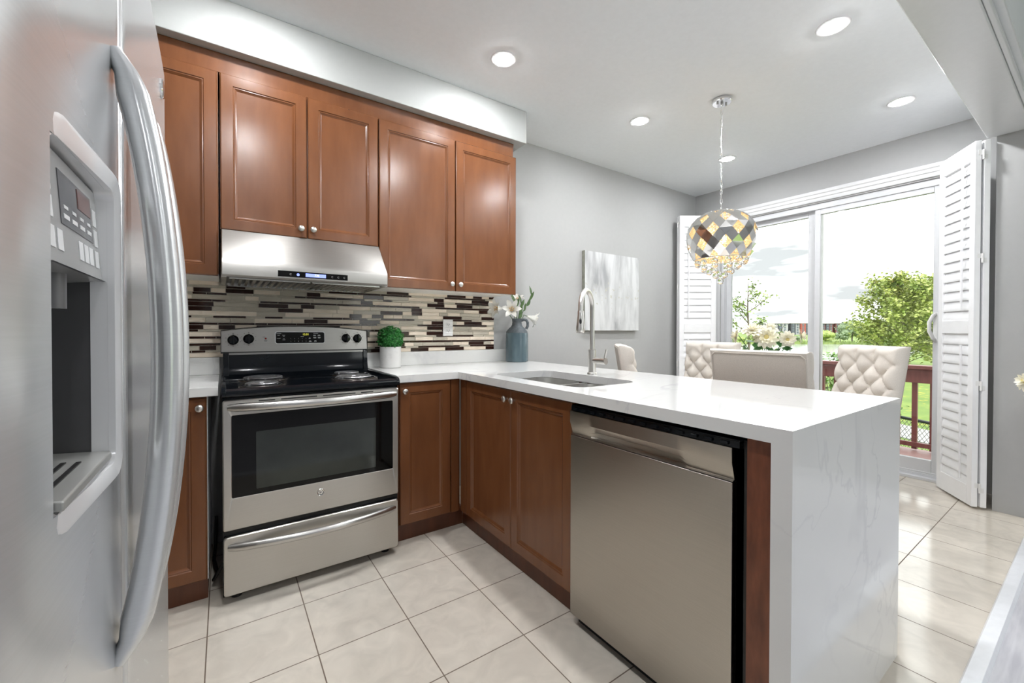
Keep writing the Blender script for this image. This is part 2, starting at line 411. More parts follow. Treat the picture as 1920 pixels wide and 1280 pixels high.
class MB:
    def __init__(self, M=None):
        self.bm = bmesh.new()
        self.M = M or Matrix()
        self.mi = 0

    def v(self, c):
        return self.bm.verts.new(self.M @ Vector(c))

    def f(self, vs, mi=None):
        try:
            fa = self.bm.faces.new(vs)
            fa.material_index = self.mi if mi is None else mi
            return fa
        except ValueError:
            return None

    def poly(self, pts, mi=None):
        return self.f([self.v(p) for p in pts], mi)

    def box(self, x0, x1, y0, y1, z0, z1, mi=None):
        c = [self.v((x, y, z)) for z in (z0, z1) for y in (y0, y1) for x in (x0, x1)]
        for q in ((0, 2, 3, 1), (4, 5, 7, 6), (0, 1, 5, 4), (2, 6, 7, 3), (0, 4, 6, 2), (1, 3, 7, 5)):
            self.f([c[i] for i in q], mi)
        return self

    def loft(self, loops, cap0=True, cap1=True, closed=True, mi=None):
        L = [[self.v(p) for p in lp] for lp in loops]
        n = len(L[0])
        for a, b in zip(L, L[1:]):
            for i in range(n if closed else n - 1):
                j = (i + 1) % n
                self.f([a[i], a[j], b[j], b[i]], mi)
        if cap0:
            self.f(L[0][::-1], mi)
        if cap1:
            self.f(L[-1], mi)
        return self

    def tube(self, pts, r, n=10, caps=True, mi=None, flat=1.0, up=None, closed=False):
        pts = [Vector(p) for p in pts]
        rs = r if isinstance(r, (list, tuple)) else [r] * len(pts)
        loops = []
        m = len(pts)
        t0 = (pts[1] - pts[0]).normalized()
        u = Vector(up) if up else (Vector((0, 0, 1)) if abs(t0.z) < 0.9 else Vector((1, 0, 0)))
        for i, p in enumerate(pts):
            if closed:
                t = (pts[(i + 1) % m] - pts[i - 1]).normalized()
            else:
                t = (pts[min(i + 1, m - 1)] - pts[max(i - 1, 0)]).normalized()
            s = t.cross(u)
            if s.length < 1e-6:
                s = t.orthogonal()
            s.normalize()
            w = s.cross(t).normalized()
            u = w
            loops.append([p + s * rs[i] * math.cos(a) + w * rs[i] * flat * math.sin(a) for a in (2 * PI * k / n for k in range(n))])
        if closed:
            loops.append(loops[0])
            caps = False
        return self.loft(loops, caps, caps, mi=mi)

    def lathe(self, prof, c=(0, 0, 0), n=24, axis='z', caps=True, mi=None, rfun=None):
        loops = []
        for r, h in prof:
            lp = []
            for k in range(n):
                a = 2 * PI * k / n
                q = r * (rfun(a, h) if rfun else 1)
                x, y = q * math.cos(a), q * math.sin(a)
                if axis == 'z':
                    p = (c[0] + x, c[1] + y, c[2] + h)
                elif axis == '-y':
                    p = (c[0] + x, c[1] - h, c[2] + y)
                elif axis == '-x':
                    p = (c[0] - h, c[1] - x, c[2] + y)
                elif axis == 'x':
                    p = (c[0] + h, c[1] + x, c[2] + y)
                lp.append(p)
            loops.append(lp)
        return self.loft(loops, caps, caps, mi=mi)

    def ball(self, c, r, sub=2, s=(1, 1, 1), mi=None):
        ret = bmesh.ops.create_icosphere(self.bm, subdivisions=sub, radius=r, matrix=self.M @ Matrix.Translation(c) @ Matrix.Diagonal((*s, 1)))
        fs = set()
        for vv in ret['verts']:
            fs.update(vv.link_faces)
        for fa in fs:
            fa.material_index = self.mi if mi is None else mi
        return self

    def leaf(self, p, d, up, ln, wd, fold=0.15, mi=None):
        p, d, up = Vector(p), Vector(d).normalized(), Vector(up)
        s = d.cross(up)
        if s.length < 1e-5:
            s = d.orthogonal()
        s.normalize()
        nn = s.cross(d)
        a = self.v(p); b = self.v(p + d * ln * .5 + s * wd * .5 + nn * wd * fold)
        c = self.v(p + d * ln); e = self.v(p + d * ln * .5 - s * wd * .5 + nn * wd * fold)
        m = self.v(p + d * ln * .5)
        self.f([a, b, c, m], mi)
        self.f([a, m, c, e], mi)

    def build(self, name, mats, parent=None, ang=35, bevel=0.0, seg=2, recalc=True, kind=None, label=None):
        me = bpy.data.meshes.new(name)
        if recalc:
            bmesh.ops.recalc_face_normals(self.bm, faces=self.bm.faces[:])
        b = None
        if parent is not None and parent.name in BASE:
            b = BASE[parent.name]
        if b is not None and parent.name not in LOCAL:
            bmesh.ops.translate(self.bm, verts=self.bm.verts[:], vec=-b)
        self.bm.to_mesh(me)
        self.bm.free()
        for mm in (mats if isinstance(mats, (list, tuple)) else [mats]):
            me.materials.append(MT[mm])
        if ang:
            me.polygons.foreach_set('use_smooth', [True] * len(me.polygons))
            try:
                me.set_sharp_from_angle(angle=R(ang))
            except Exception:
                pass
        o = bpy.data.objects.new(name, me)
        COL.objects.link(o)
        if parent is not None:
            o.parent = parent
            if b is not None:
                BASE[o.name] = b
                if parent.name in LOCAL:
                    LOCAL.add(o.name)
        if bevel:
            md = o.modifiers.new('edge', 'BEVEL')
            md.width = bevel
            md.segments = seg
            md.limit_method = 'ANGLE'
            md.angle_limit = R(50)
            md.harden_normals = True
        if kind:
            o['kind'] = kind
        if label:
            o['label'] = label
        return o


def thing(name, label, cat, loc=(0, 0, 0), group=None, rot=0.0, local=False):
    o = bpy.data.objects.new(name, None)
    o.empty_display_size = 0.05
    COL.objects.link(o)
    o.location = loc
    o.rotation_euler = (0, 0, rot)
    BASE[o.name] = Vector(loc)
    if local or rot:
        LOCAL.add(o.name)
    o['label'] = label
    o['category'] = cat
    if group:
        o['group'] = group
    return o


def tag(o, label, cat, group=None, kind=None):
    if label:
        o['label'] = label
    if cat:
        o['category'] = cat
    if group:
        o['group'] = group
    if kind:
        o['kind'] = kind
    return o


def struct(mb, name, mats, **k):
    return mb.build(name, mats, kind='structure', **k)


def copy_tree(o, parent=None):
    c = o.copy()
    COL.objects.link(c)
    if parent is not None:
        c.parent = parent
    for ch in list(o.children):
        copy_tree(ch, c)
    return c


def rrect(x0, x1, y0, y1, r, z, n=6):
    pts = []
    for cx, cy, a0 in ((x1 - r, y1 - r, 0), (x0 + r, y1 - r, 90), (x0 + r, y0 + r, 180), (x1 - r, y0 + r, 270)):
        for k in range(n + 1):
            a = R(a0 + 90 * k / n)
            pts.append((cx + r * math.cos(a), cy + r * math.sin(a), z))
    return pts


def text_into(mb, body, size, loc, ax, ay, depth=0.0004, mi=None, align='CENTER'):
    """letters as real raised geometry: ax is the reading direction, ay the letters' up"""
    cu = bpy.data.curves.new('letters', 'FONT')
    cu.body = body
    cu.size = size
    cu.align_x = align
    cu.align_y = 'CENTER'
    cu.extrude = depth
    ob = bpy.data.objects.new('letters', cu)
    COL.objects.link(ob)
    dg = bpy.context.evaluated_depsgraph_get()
    me = bpy.data.meshes.new_from_object(ob.evaluated_get(dg))
    ax, ay = Vector(ax).normalized(), Vector(ay).normalized()
    az = ax.cross(ay)
    M = Matrix(((ax.x, ay.x, az.x, loc[0]), (ax.y, ay.y, az.y, loc[1]), (ax.z, ay.z, az.z, loc[2]), (0, 0, 0, 1)))
    vs_ = [mb.v(M @ v.co) for v in me.vertices]
    for p in me.polygons:
        mb.f([vs_[i] for i in p.vertices], mi)
    bpy.data.objects.remove(ob)
    bpy.data.meshes.remove(me)
    bpy.data.curves.remove(cu)
    return mb
# ------------------------------------------------------------------ the room
XR, ZC = 4.483, 2.688          # door wall, ceiling
XL, YB = -0.95, -6.0           # unseen left wall and rear wall
XJ, YJ = 4.08, -2.286          # wall that juts into the room beside the right shutter
struct(MB().box(XL, XR + .2, -2.47, 0.0, -0.12, 0.0), 'floor', 'floor_tile', ang=0)
struct(MB().box(XL, XJ + .3, YB, -2.47, -0.12, 0.006), 'floor_planks', 'plank_floor', ang=0)
b = MB()
b.loft([[(x, -2.443, 0.0), (x, -2.450, .012), (x, -2.490, .019), (x, -2.499, 0.004)] for x in (XL, XJ)])
struct(b, 'trim_1', 'threshold_metal', bevel=.001)
struct(MB().box(XL - .2, XR + .2, YB - .2, .2, ZC, ZC + .25), 'ceiling', 'ceiling_paint', ang=0)
struct(MB().box(XL - .2, XR + .2, 0, .2, -.12, ZC), 'wall_back', 'wall_paint', ang=0)
struct(MB().box(XL - .2, XL, YB - .2, 0, -.12, ZC), 'wall_left', 'wall_paint', ang=0)
DY0, DY1, DZ = -1.995, -0.295, 2.315
b = MB()
b.box(XR, XR + .2, DY1, 0, -.12, ZC)
b.box(XR, XR + .2, YJ, DY0, -.12, ZC)
b.box(XR, XR + .2, DY0, DY1, DZ, ZC)
b.box(XR, XR + .2, DY0, DY1, -.12, 0)
struct(b, 'wall_right', 'wall_paint', ang=0)
struct(MB().box(XJ, XR + .2, YB - .2, YJ, -.12, ZC), 'wall_right_return', 'wall_paint', bevel=.003)
b = MB()
WN = ((2.1, 3.7),)  # unseen window added in the rear wall to let in fill daylight
xs = [XL]
for w in WN:
    xs += w
xs.append(XJ)
for i in range(0, len(xs), 2):
    b.box(xs[i], xs[i + 1], YB - .2, YB, -.12, ZC)
for w in WN:
    b.box(w[0], w[1], YB - .2, YB, -.12, .30)
    b.box(w[0], w[1], YB - .2, YB, 2.38, ZC)
struct(b, 'wall_rear', 'wall_paint', ang=0)
for i, w in enumerate(WN):
    b = MB()
    b.box(w[0], w[1], YB - .12, YB - .06, .30, .36); b.box(w[0], w[1], YB - .12, YB - .06, 2.32, 2.38)
    for x in (w[0], (w[0] + w[1]) / 2 - .03, w[1] - .06):
        b.box(x, x + .06, YB - .12, YB - .06, .36, 2.32)
    o = struct(b, 'window_%d' % (i + 1), 'white_trim')
    MB().box(w[0] + .06, w[1] - .06, YB - .095, YB - .09, .36, 2.32).build('pane', 'pane', o)
# boxed-in soffit above the cabinets, painted beam across the ceiling
struct(MB().box(XL, 1.775, -.379, 0, 2.4648, ZC), 'trim_2', 'soffit_paint', bevel=.004)
b = MB()
b.box(XL, XJ, -2.425, -2.246, 2.39, ZC)
b.box(XL, XJ, -2.470, -2.425, 2.425, ZC)
b.box(XL, XJ, -2.445, -2.425, 2.398, 2.425)
struct(b, 'trim_3', 'beam_paint', bevel=.006, seg=3)
b = MB()
b.box(2.0, XR, -.014, 0, 0, .10)
struct(b, 'baseboard_back', 'white_trim', bevel=.003)

# daylight portals in the door opening and the added rear window
for nm, loc, sx, sy, d in (('sliding_door_daylight', (XR + .15, -1.17, 1.2), 1.6, 2.2, (-1, 0, 0)), ('rear_daylight', (2.9, YB - .15, 1.34), 1.6, 2.05, (0, 1, 0))):
    la = bpy.data.lights.new(nm, 'AREA')
    la.shape = 'RECTANGLE'; la.size = sx; la.size_y = sy
    la.cycles.is_portal = True
    ob = bpy.data.objects.new(nm, la); COL.objects.link(ob)
    ob.location = loc
    ob.rotation_euler = Vector(d).to_track_quat('-Z', 'Y').to_euler()

# ------------------------------------------------------------------ ceiling lamps
ROWS = [(0.13, -.757, 'round recessed ceiling light over the stove end of the kitchen'),
        (1.325, -.757, 'round recessed ceiling light just beyond the end of the soffit, nearest the cabinets'),
        (2.535, -.747, 'round recessed ceiling light between the soffit and the chandelier'),
        (3.73, -.757, 'round recessed ceiling light right behind the chandelier chain'),
        (0.15, -1.905, 'round recessed ceiling light above the refrigerator aisle'),
        (1.35, -1.905, 'round recessed ceiling light above the dishwasher'),
        (2.556, -1.906, 'large looking round ceiling light nearest the white beam, at the top of the view'),
        (3.764, -1.902, 'round ceiling light beside the beam, closest to the glass door')]
ROWS += [(x, y, 'unseen fill light added to the ceiling of the room behind the beam') for y in (-5.0,) for x in (.3, 1.7, 3.1)]  # out-of-view lamps added as fill for the rear room
dl = None
for x, y, lb in ROWS:
    if dl is None:
        dl = thing('recessed_light', lb, 'ceiling light', (x, y, ZC), 'recessed ceiling lights')
        b = MB(); b.lathe([(.050, 0.001), (.050, -.003), (.056, -.005), (.070, -.004), (.073, 0.0)], (x, y, ZC), 40, caps=False)
        b.build('trim_ring', 'white_trim', dl)
        b = MB(); b.lathe([(.0001, -.0100), (.025, -.0092), (.042, -.0065), (.05, -.0025), (.05, .002), (.0001, .002)], (x, y, ZC), 32, caps=False)
        b.build('lens', 'lamp_lens', dl)
    else:
        c = copy_tree(dl); c.location = (x, y, ZC); c['label'] = lb

# ------------------------------------------------------------------ cabinets
def rectloop(x0, x1, z0, z1, y):
    return [(x0, y, z0), (x1, y, z0), (x1, y, z1), (x0, y, z1)]


def door_panel(M, w, h, t=.02, st=.050):
    """recessed panel door, lower left corner at the origin, front towards -y"""
    b = MB(M)
    e = .002
    L = [rectloop(0, w, 0, h, 0), rectloop(0, w, 0, h, -t + .004), rectloop(.004, w - .004, .004, h - .004, -t)]
    for ins, y in ((st, -t), (st + .003, -t + .004), (st + .007, -t + .0035), (st + .011, -t + .007), (st + .017, -t + .0105)):
        L.append(rectloop(ins, w - ins, ins, h - ins, y))
    b.loft(L)
    return b


def KN(x, y, z, axis, parent):
    b = MB()
    b.lathe([(.0055, 0), (.0055, .008), (.0075, .012), (.0145, .017), (.0155, .021), (.0135, .0245), (.006, .0265), (.0005, .027)], (x, y, z), 20, axis)
    return b.build('knob', 'satin_nickel', parent, ang=50)


def fy(x, y, z):          # door facing the room from the back wall
    return Matrix.Translation((x, y, z))


def fx(x, y, z):          # door facing -x; local x runs towards -y
    return Matrix(((0, 1, 0, x), (-1, 0, 0, y), (0, 0, 1, z), (0, 0, 0, 1)))


YD = -.317                # carcass front of the wall cabinets
def wall_cab(lb, x0, x1, z0, z1, doors, knobs, side=False):
    t = thing('wall_cabinet', lb, 'kitchen cabinet', ((x0 + x1) / 2, YD / 2, z0), 'cherry wall cabinets')
    b = MB()
    b.box(x0 + .001, x1 - .001, YD + .0005, -.001, z0 + .006, z1 + .004)
    b.build('body', 'cherry', t)
    MB().box(x0 + .001, x1 - .001, YD + .004, -.010, z0 - .001, z0 + .006).build('bottom_panel', 'melamine', t)
    ds = []
    for a, c in doors:
        ds.append(door_panel(fy(a + .0034, YD, z0 - .004), c - a - .0068, z1 - z0 + .002).build('door', 'cherry', t, ang=30))
    for i, kx, kz in knobs:
        KN(kx, YD - .02, kz, '-y', ds[i])
    return t


wall_cab('tall cherry wall cabinet at the left end beside the refrigerator', -.84, -.0085, 1.412, 2.369, ((-.84, -.424), (-.424, -.010)), ())
wall_cab('short cherry wall cabinet with two doors above the range hood', -.0045, .7455, 1.6345, 2.369, ((-.0045, .3735), (.3735, .7455)), ((0, .341, 1.676), (1, .399, 1.677)))
wall_cab('cherry wall cabinet with two doors to the right of the range hood', .7465, 1.718, 1.408, 2.369, ((.7465, 1.239), (1.239, 1.718)), ((0, 1.207, 1.446), (1, 1.267, 1.446)))
b = MB()
b.loft([[(x, -.020, 2.3745), (x, -.317, 2.3745), (x, -.3175, 2.40), (x, -.321, 2.43), (x, -.324, 2.4635), (x, -.020, 2.4635)] for x in (-.94, 1.7007)])
tag(b.build('crown_board', 'cherry', bevel=.001), 'plain cherry filler board running between the wall cabinets and the white soffit', 'trim board')

YF = -.572                # carcass front of the base cabinets
def base_body(b, x0, x1, y0, y1):
    b.box(x0, x1, y0, y1, .104, .874)


t = thing('base_cabinet', 'cherry base cabinet at the left edge, half hidden by the refrigerator', 'kitchen cabinet', (-.45, -.29, 0), 'cherry base cabinets')
MB().box(-.93, -.052, YF, -.001, .104, .874).build('body', 'cherry', t)
MB().box(-.0515, -.0495, YF - .001, -.001, .10, .875).build('side_panel', 'white_satin', t)
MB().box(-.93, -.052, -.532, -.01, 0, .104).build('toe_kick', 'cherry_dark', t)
d1 = door_panel(fy(-.43, YF, .108), .376, .758).build('door', 'cherry', t, ang=30)
d2 = door_panel(fy(-.81, YF, .108), .376, .758).build('door', 'cherry', t, ang=30)
KN(-.076, YF - .02, .829, '-y', d1)

t = thing('base_cabinet', 'narrow cherry base cabinet between the stove and the inside corner', 'kitchen cabinet', (.95, -.29, 0), 'cherry base cabinets')
MB().box(.765, 1.142, YF, -.001, .104, .874).build('body', 'cherry', t)
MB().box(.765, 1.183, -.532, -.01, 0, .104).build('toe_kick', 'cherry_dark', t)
d1 = door_panel(fy(.779, YF, .110), .297, .758).build('door', 'cherry', t, ang=30)
MB().box(1.082, 1.126, YF - .014, YF, .106, .868).build('filler_strip', 'cherry', t, bevel=.001)
KN(.801, YF - .02, .827, '-y', d1)

XF = 1.160                # carcass front of the peninsula
t = thing('sink_cabinet', 'cherry sink base with two doors left of the dishwasher', 'kitchen cabinet', (1.5, -1.06, 0), 'cherry base cabinets')
b = MB()
b.box(XF, XF + .018, -1.522, -.592, .104, .874)
b.box(XF, 1.74, -1.522, -1.504, .104, .874)
b.box(XF, 1.74, -.61, -.592, .104, .874)
b.box(XF, 1.74, -1.522, -.592, .104, .122)
b.box(1.722, 1.74, -1.522, -.592, .104, .874)
b.build('body', 'cherry', t)
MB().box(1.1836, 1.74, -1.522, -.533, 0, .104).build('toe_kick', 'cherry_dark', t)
MB().box(XF - .018, XF, -.652, -.588, .106, .868).build('filler_strip', 'cherry', t, bevel=.001)
d1 = door_panel(fx(XF, -.658, .105), .438, .760).build('door', 'cherry', t, ang=30)
d2 = door_panel(fx(XF, -1.099, .105), .420, .760).build('door', 'cherry', t, ang=30)
KN(XF - .02, -1.066, .821, '-x', d1)
KN(XF - .02, -1.128, .821, '-x', d2)

b = MB().box(1.135, 1.74, -2.2475, -2.184, 0, .8745)
tag(b.build('end_panel', 'cherry_end', bevel=.001), 'narrow dark cherry upright panel between the dishwasher and the white waterfall end', 'cabinet panel')
b = MB().box(1.742, 1.757, -2.2475, -.61, 0, .8745)
tag(b.build('back_panel', 'cherry', bevel=.001), 'cherry panel closing the dining side of the peninsula under the worktop', 'cabinet panel')

# ------------------------------------------------------------------ worktops
ZT, ZB = .914, .876
XP0, XP1, YP = 1.1142, 1.980, -2.2965
b = MB()
out = [(.757, -.001), (XP1, -.001), (XP1, YP), (XP0, YP), (XP0, -.611), (.757, -.611)]
hole = [(p[0], p[1]) for p in rrect(1.218, 1.602, -1.482, -.802, .075, 0, 8)]
top = {}
for z in (ZT, ZB):
    vo = [b.v((x, y, z)) for x, y in out]
    vh = [b.v((x, y, z)) for x, y in hole]
    es = [b.bm.edges.new((lp[i], lp[(i + 1) % len(lp)])) for lp in (vo, vh) for i in range(len(lp))]
    bmesh.ops.triangle_fill(b.bm, use_beauty=True, use_dissolve=False, edges=es)
    top[z] = (vo, vh)
for q in (0, 1):
    a, c = top[ZT][q], top[ZB][q]
    for i in range(len(a)):
        j = (i + 1) % len(a)
        b.f([a[i], a[j], c[j], c[i]])
b.box(XP0, XP1, YP, -2.2495, 0, ZB)
wt = b.build('worktop', 'quartz', ang=30)
tag(wt, 'white veined quartz worktop turning down to the floor as a waterfall end of the peninsula', 'countertop')
b = MB().box(.757, 1.98, -.020, -.001, ZT + .0005, 1.006)
tag(b.build('upstand', 'quartz', bevel=.001), 'low white quartz upstand along the wall to the right of the stove', 'upstand')
b = MB().box(-.94, -.012, -.611, -.001, ZB, ZT)
tag(b.build('worktop', 'quartz', bevel=.002), 'short piece of white quartz worktop left of the stove', 'countertop')
b = MB().box(-.94, -.012, -.020, -.001, ZT + .0005, 1.006)
tag(b.build('upstand', 'quartz', bevel=.001), 'low white quartz upstand on the short worktop left of the stove', 'upstand')

# ------------------------------------------------------------------ mosaic backsplash
b = MB()
b.box(-.94, 1.737, -.006, -.0005, 1.0065, 1.62, mi=0)
rnd = random.Random(21)
z = 1.0085
row = 0
while z < 1.4:
    thick = row % 2 == 0
    if row % 9 == 4:
        thick = True
    h = .0245 if thick else .0125
    x = -.94 - rnd.random() * .12
    last = None
    runs = row % 6 == 3
    while x < 1.737:
        if thick:
            kind = rnd.choices((1, 2, 3), (42, 29, 29))[0]
            if kind == last and kind == 3:
                kind = 1
            w = {1: rnd.choice((.10, .13, .19, .065)), 2: rnd.choice((.065, .11, .14, .17)), 3: rnd.choice((.075, .13, .15))}[kind]
        else:
            kind = rnd.choices((2, 3), (15, 85) if runs else (42, 58))[0]
            w = rnd.choice((.05, .06, .09, .15, .17)) if kind == 3 else rnd.choice((.09, .12, .16))
        last = kind
        x0, x1 = max(x, -.94), min(x + w - .0028, 1.737)
        if x1 - x0 > .004:
            b.box(x0, x1, -.0105 - (.0004 if kind != 1 else 0), -.0055, z, z + h - .0026, mi=kind)
        x += w
    z += h
    row += 1
bs = b.build('backsplash', ['grout', 'stone_tile', 'taupe_tile', 'dark_tile'], ang=0, bevel=0)
tag(bs, 'mosaic backsplash of thin cream, taupe and glossy dark brown tiles behind the stove', 'backsplash')

# outlet
t = thing('wall_outlet', 'white double power outlet plate on the mosaic backsplash', 'outlet', (1.342, -.0115, 1.11))
MB().box(1.304, 1.382, -.0165, -.0115, 1.112, 1.231).build('cover_plate', 'white_plastic', t, bevel=.002)
for zc in (1.150, 1.193):
    b = MB(); b.loft([[(p[0], -.0165, p[1]) for p in rrect(1.326, 1.360, zc - .015, zc + .015, .010, 0)], [(p[0], -.0182, p[1]) for p in rrect(1.326, 1.360, zc - .015, zc + .015, .010, 0)]])
    s = b.build('socket', 'white_plastic', t)
    b = MB()
    b.box(1.334, 1.3365, -.0186, -.018, zc - .002, zc + .007); b.box(1.3495, 1.352, -.0186, -.018, zc - .002, zc + .007)
    b.lathe([(.0025, 0), (.0025, .0006)], (1.343, -.018, zc - .008), 10, '-y')
    b.build('slots', 'label_ink', s)
# ------------------------------------------------------------------ stove
SX0, SX1 = 0.0, .7505
t = thing('electric_stove', 'freestanding stainless steel stove with black coil cooktop and oven window', 'stove', (.375, -.33, 0))
b = MB()
b.box(SX0 + .004, SX1 - .004, -.618, -.03, .035, .872)
b.build('body', 'side_grey', t, bevel=.002)
MB().box(SX0 + .001, SX1 - .001, -.634, -.618, .032, .872).build('front_frame', 'black_enamel', t, bevel=.002)
for x in (.05, .70):
    for y in (-.58, -.08):
        b = MB(); b.lathe([(.02, 0), (.02, .012), (.012, .014), (.012, .036)], (x, y, 0), 12)
        b.build('foot', 'black_matte', t)
# cooktop with rolled front lip and rear riser
b = MB()
prof = [(-.648, .868), (-.660, .874), (-.664, .886), (-.661, .898), (-.650, .9055), (-.636, .905), (-.60, .897), (-.20, .897), (-.135, .902), (-.105, .918), (-.096, .95),
        (-.090, 1.030), (-.03, 1.030), (-.03, .868)]
b.loft([[(x, y, z) for y, z in prof] for x in (SX0 + .004, SX1 - .004)])
for x0, x1 in ((SX0 - .002, SX0 + .016), (SX1 - .016, SX1 + .002)):
    b.loft([[(x, y, z) for y, z in ((-.648, .868), (-.662, .874), (-.665, .888), (-.660, .902), (-.645, .9105), (-.12, .9105), (-.03, .9105), (-.03, .868))] for x in (x0, x1)])
ct = b.build('cooktop', 'black_enamel', t, bevel=.003, seg=3)
for x0, x1 in ((SX0 + .004, SX0 + .030), (SX1 - .030, SX1 - .004)):
    b = MB()
    b.loft([[(x, -.04, .905), (x, -.118, .905), (x, -.104, .955), (x, -.098, 1.028), (x, -.04, 1.028)] for x in (x0, x1)])
    b.build('side_pillar', 'black_enamel', t, bevel=.003)
b = MB()
b.box(.03, .72, -.0945, -.0885, 1.020, 1.030)
b.build('vent_strip', 'steel_dark', t)
# backguard with an arched top
N = 24
def arch(x):
    q = (x - .372) / .376
    return 1.149 + .027 * (1 - q * q)
b = MB()
fr, bk = [], []
xsb = [-.003 + (.748 + .003) * i / N for i in range(N + 1)]
prof2 = []
for x in xsb:
    prof2.append([(x, -.074, 1.036), (x, -.088, 1.036), (x, -.079, arch(x) - .004), (x, -.075, arch(x)), (x, -.050, arch(x)), (x, -.050, 1.036)])
b.loft(prof2)
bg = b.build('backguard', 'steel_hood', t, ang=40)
b = MB()
for x0, x1 in ((-.006, -.003), (.748, .7505)):
    b.box(x0, x1, -.09, -.028, 1.028, 1.150)
b.loft([[(x, -.0745, 1.032), (x, -.0745, arch(x) + .0025), (x, -.028, arch(x) + .0025), (x, -.028, 1.032)] for x in xsb])
b.box(-.004, .7495, -.0905, -.07, 1.028, 1.036)
b.build('backguard_frame', 'black_matte', t)
def bgy(z):
    return -.088 + (z - 1.036) * .009 / .13
def bgpt(x, z, o=.0006):
    return (x, bgy(z) - o, z)
AY = Vector((0, .009, .13)).normalized()
for i, (x, z) in enumerate(((.049, 1.099), (.119, 1.104), (.623, 1.104), (.690, 1.102))):
    b = MB()
    b.lathe([(.0255, 0), (.0255, .004), (.0215, .008), (.0205, .022), (.017, .0255), (.0005, .026)], bgpt(x, z, 0), 28, '-y')
    k = b.build('burner_knob', 'black_enamel', bg, ang=40)
    b = MB()
    y0 = bgy(z)
    b.box(x - .0042, x + .0042, y0 - .034, y0 - .02, z - .026, z + .028)
    b.build('grip', 'black_enamel', k, bevel=.002)
b = MB()
for cx_, cz_ in ((.049, 1.099), (.119, 1.104), (.623, 1.104), (.690, 1.102)):
    for k in range(9):
        a = R(-60 + 300 * k / 8 + 0)
        a = R(90 + 35 + 290 * k / 8)
        x, z = cx_ + .034 * math.cos(a), cz_ + .034 * math.sin(a)
        b.box(x - .0028, x + .0028, bgy(z) - .0006, bgy(z) + .001, z - .0009, z + .0009)
    b.box(cx_ - .003, cx_ + .003, bgy(cz_ + .034) - .0006, bgy(cz_) + .001, cz_ + .0325, cz_ + .0355)
for x, z, w in ((.190, 1.113, .012), (.199, 1.096, .016), (.199, 1.091, .013)):
    b.box(x - w / 2, x + w / 2, bgy(z) - .0006, bgy(z) + .001, z - .0009, z + .0009)
b.build('dial_marks', 'label_ink', bg)
b = MB(); b.lathe([(.005, 0), (.005, .002), (.003, .004), (.0004, .0045)], bgpt(.199, 1.105, 0), 14, '-y')
b.build('indicator_light', 'red_light', bg)
def bgloop(x0, x1, z0, z1, r, o):
    return [bgpt(p[0], p[1], o) for p in rrect(x0, x1, z0, z1, r, 0, 5)]
b = MB()
b.loft([bgloop(.2435, .5035, 1.0745, 1.1435, .012, -.001), bgloop(.2435, .5035, 1.0745, 1.1435, .012, .0018), bgloop(.247, .500, 1.0775, 1.1405, .010, .0018), bgloop(.247, .500, 1.0775, 1.1405, .010, .0008)], cap0=False, cap1=False)
b.build('display_rim', 'chrome', bg)
b = MB()
b.loft([bgloop(.2465, .5005, 1.077, 1.141, .010, -.0005), bgloop(.2465, .5005, 1.077, 1.141, .010, .0009)])
pn = b.build('display_panel', 'black_glass', bg)
b = MB(); text_into(b, '12:01', .0155, bgpt(.400, 1.127, .0012), (1, 0, 0), AY, .0002)
b.build('clock_digits', 'clock_glow', pn)
b = MB()
for r_, (row, z) in enumerate((('12345', 1.1035), ('67890', 1.0885))):
    for i, ch in enumerate(row):
        text_into(b, ch, .0065, bgpt(.323 + .0195 * i, z, .0012), (1, 0, 0), AY, .0002)
rk = random.Random(3)
for x, z, w in ((.263, 1.132, .024), (.262, 1.1225, .012), (.287, 1.1225, .013), (.287, 1.116, .008), (.262, 1.1055, .018), (.288, 1.105, .009), (.288, 1.097, .013), (.382, 1.1145, .017),
                (.421, 1.107, .008), (.421, 1.1035, .011), (.423, 1.090, .009), (.423, 1.0865, .013), (.453, 1.133, .026), (.447, 1.1235, .012), (.447, 1.120, .015), (.471, 1.1235, .011), (.471, 1.120, .015),
                (.448, 1.110, .016), (.448, 1.106, .014), (.472, 1.110, .016), (.472, 1.106, .012), (.451, 1.091, .010), (.451, 1.087, .013)):
    b.box(x - w / 2, x + w / 2, bgy(z) - .0013, bgy(z), z - .0011, z + .0011)
b.build('key_labels', 'label_white', pn)
# burners
for x, y, r in ((.180, -.240, .094), (.156, -.515, .072), (.597, -.222, .072), (.580, -.455, .094)):
    b = MB()
    b.lathe([(r + .024, .8965), (r + .022, .900), (r + .012, .8995), (r + .004, .896), (r - .01, .893), (.02, .8915), (.0005, .8915)], (x, y, 0), 40, caps=False)
    pan = b.build('drip_pan', 'drip_pan', t, ang=50)
    b = MB(); b.lathe([(r + .012, .9), (r + .014, .9035), (r + .010, .9045), (r + .006, .9035), (r + .006, .899)], (x, y, 0), 40, caps=False)
    b.build('trim_ring', 'chrome', pan, ang=50)
    b = MB()
    pts = []
    turns = 4.6 if r > .08 else 3.6
    n = int(turns * 28)
    for k in range(n + 1):
        q = k / n
        a = 2 * PI * turns * q
        rr = .018 + (r - .024) * q
        pts.append((x + rr * math.cos(a), y + rr * math.sin(a), .9085))
    b.tube(pts, .0062, 8, flat=.75)
    b.box(x - r + .01, x + r - .01, y - .002, y + .002, .898, .905)
    b.box(x - .002, x + .002, y - r + .01, y + r - .01, .898, .905)
    b.build('heating_coil', 'coil', t, ang=50)
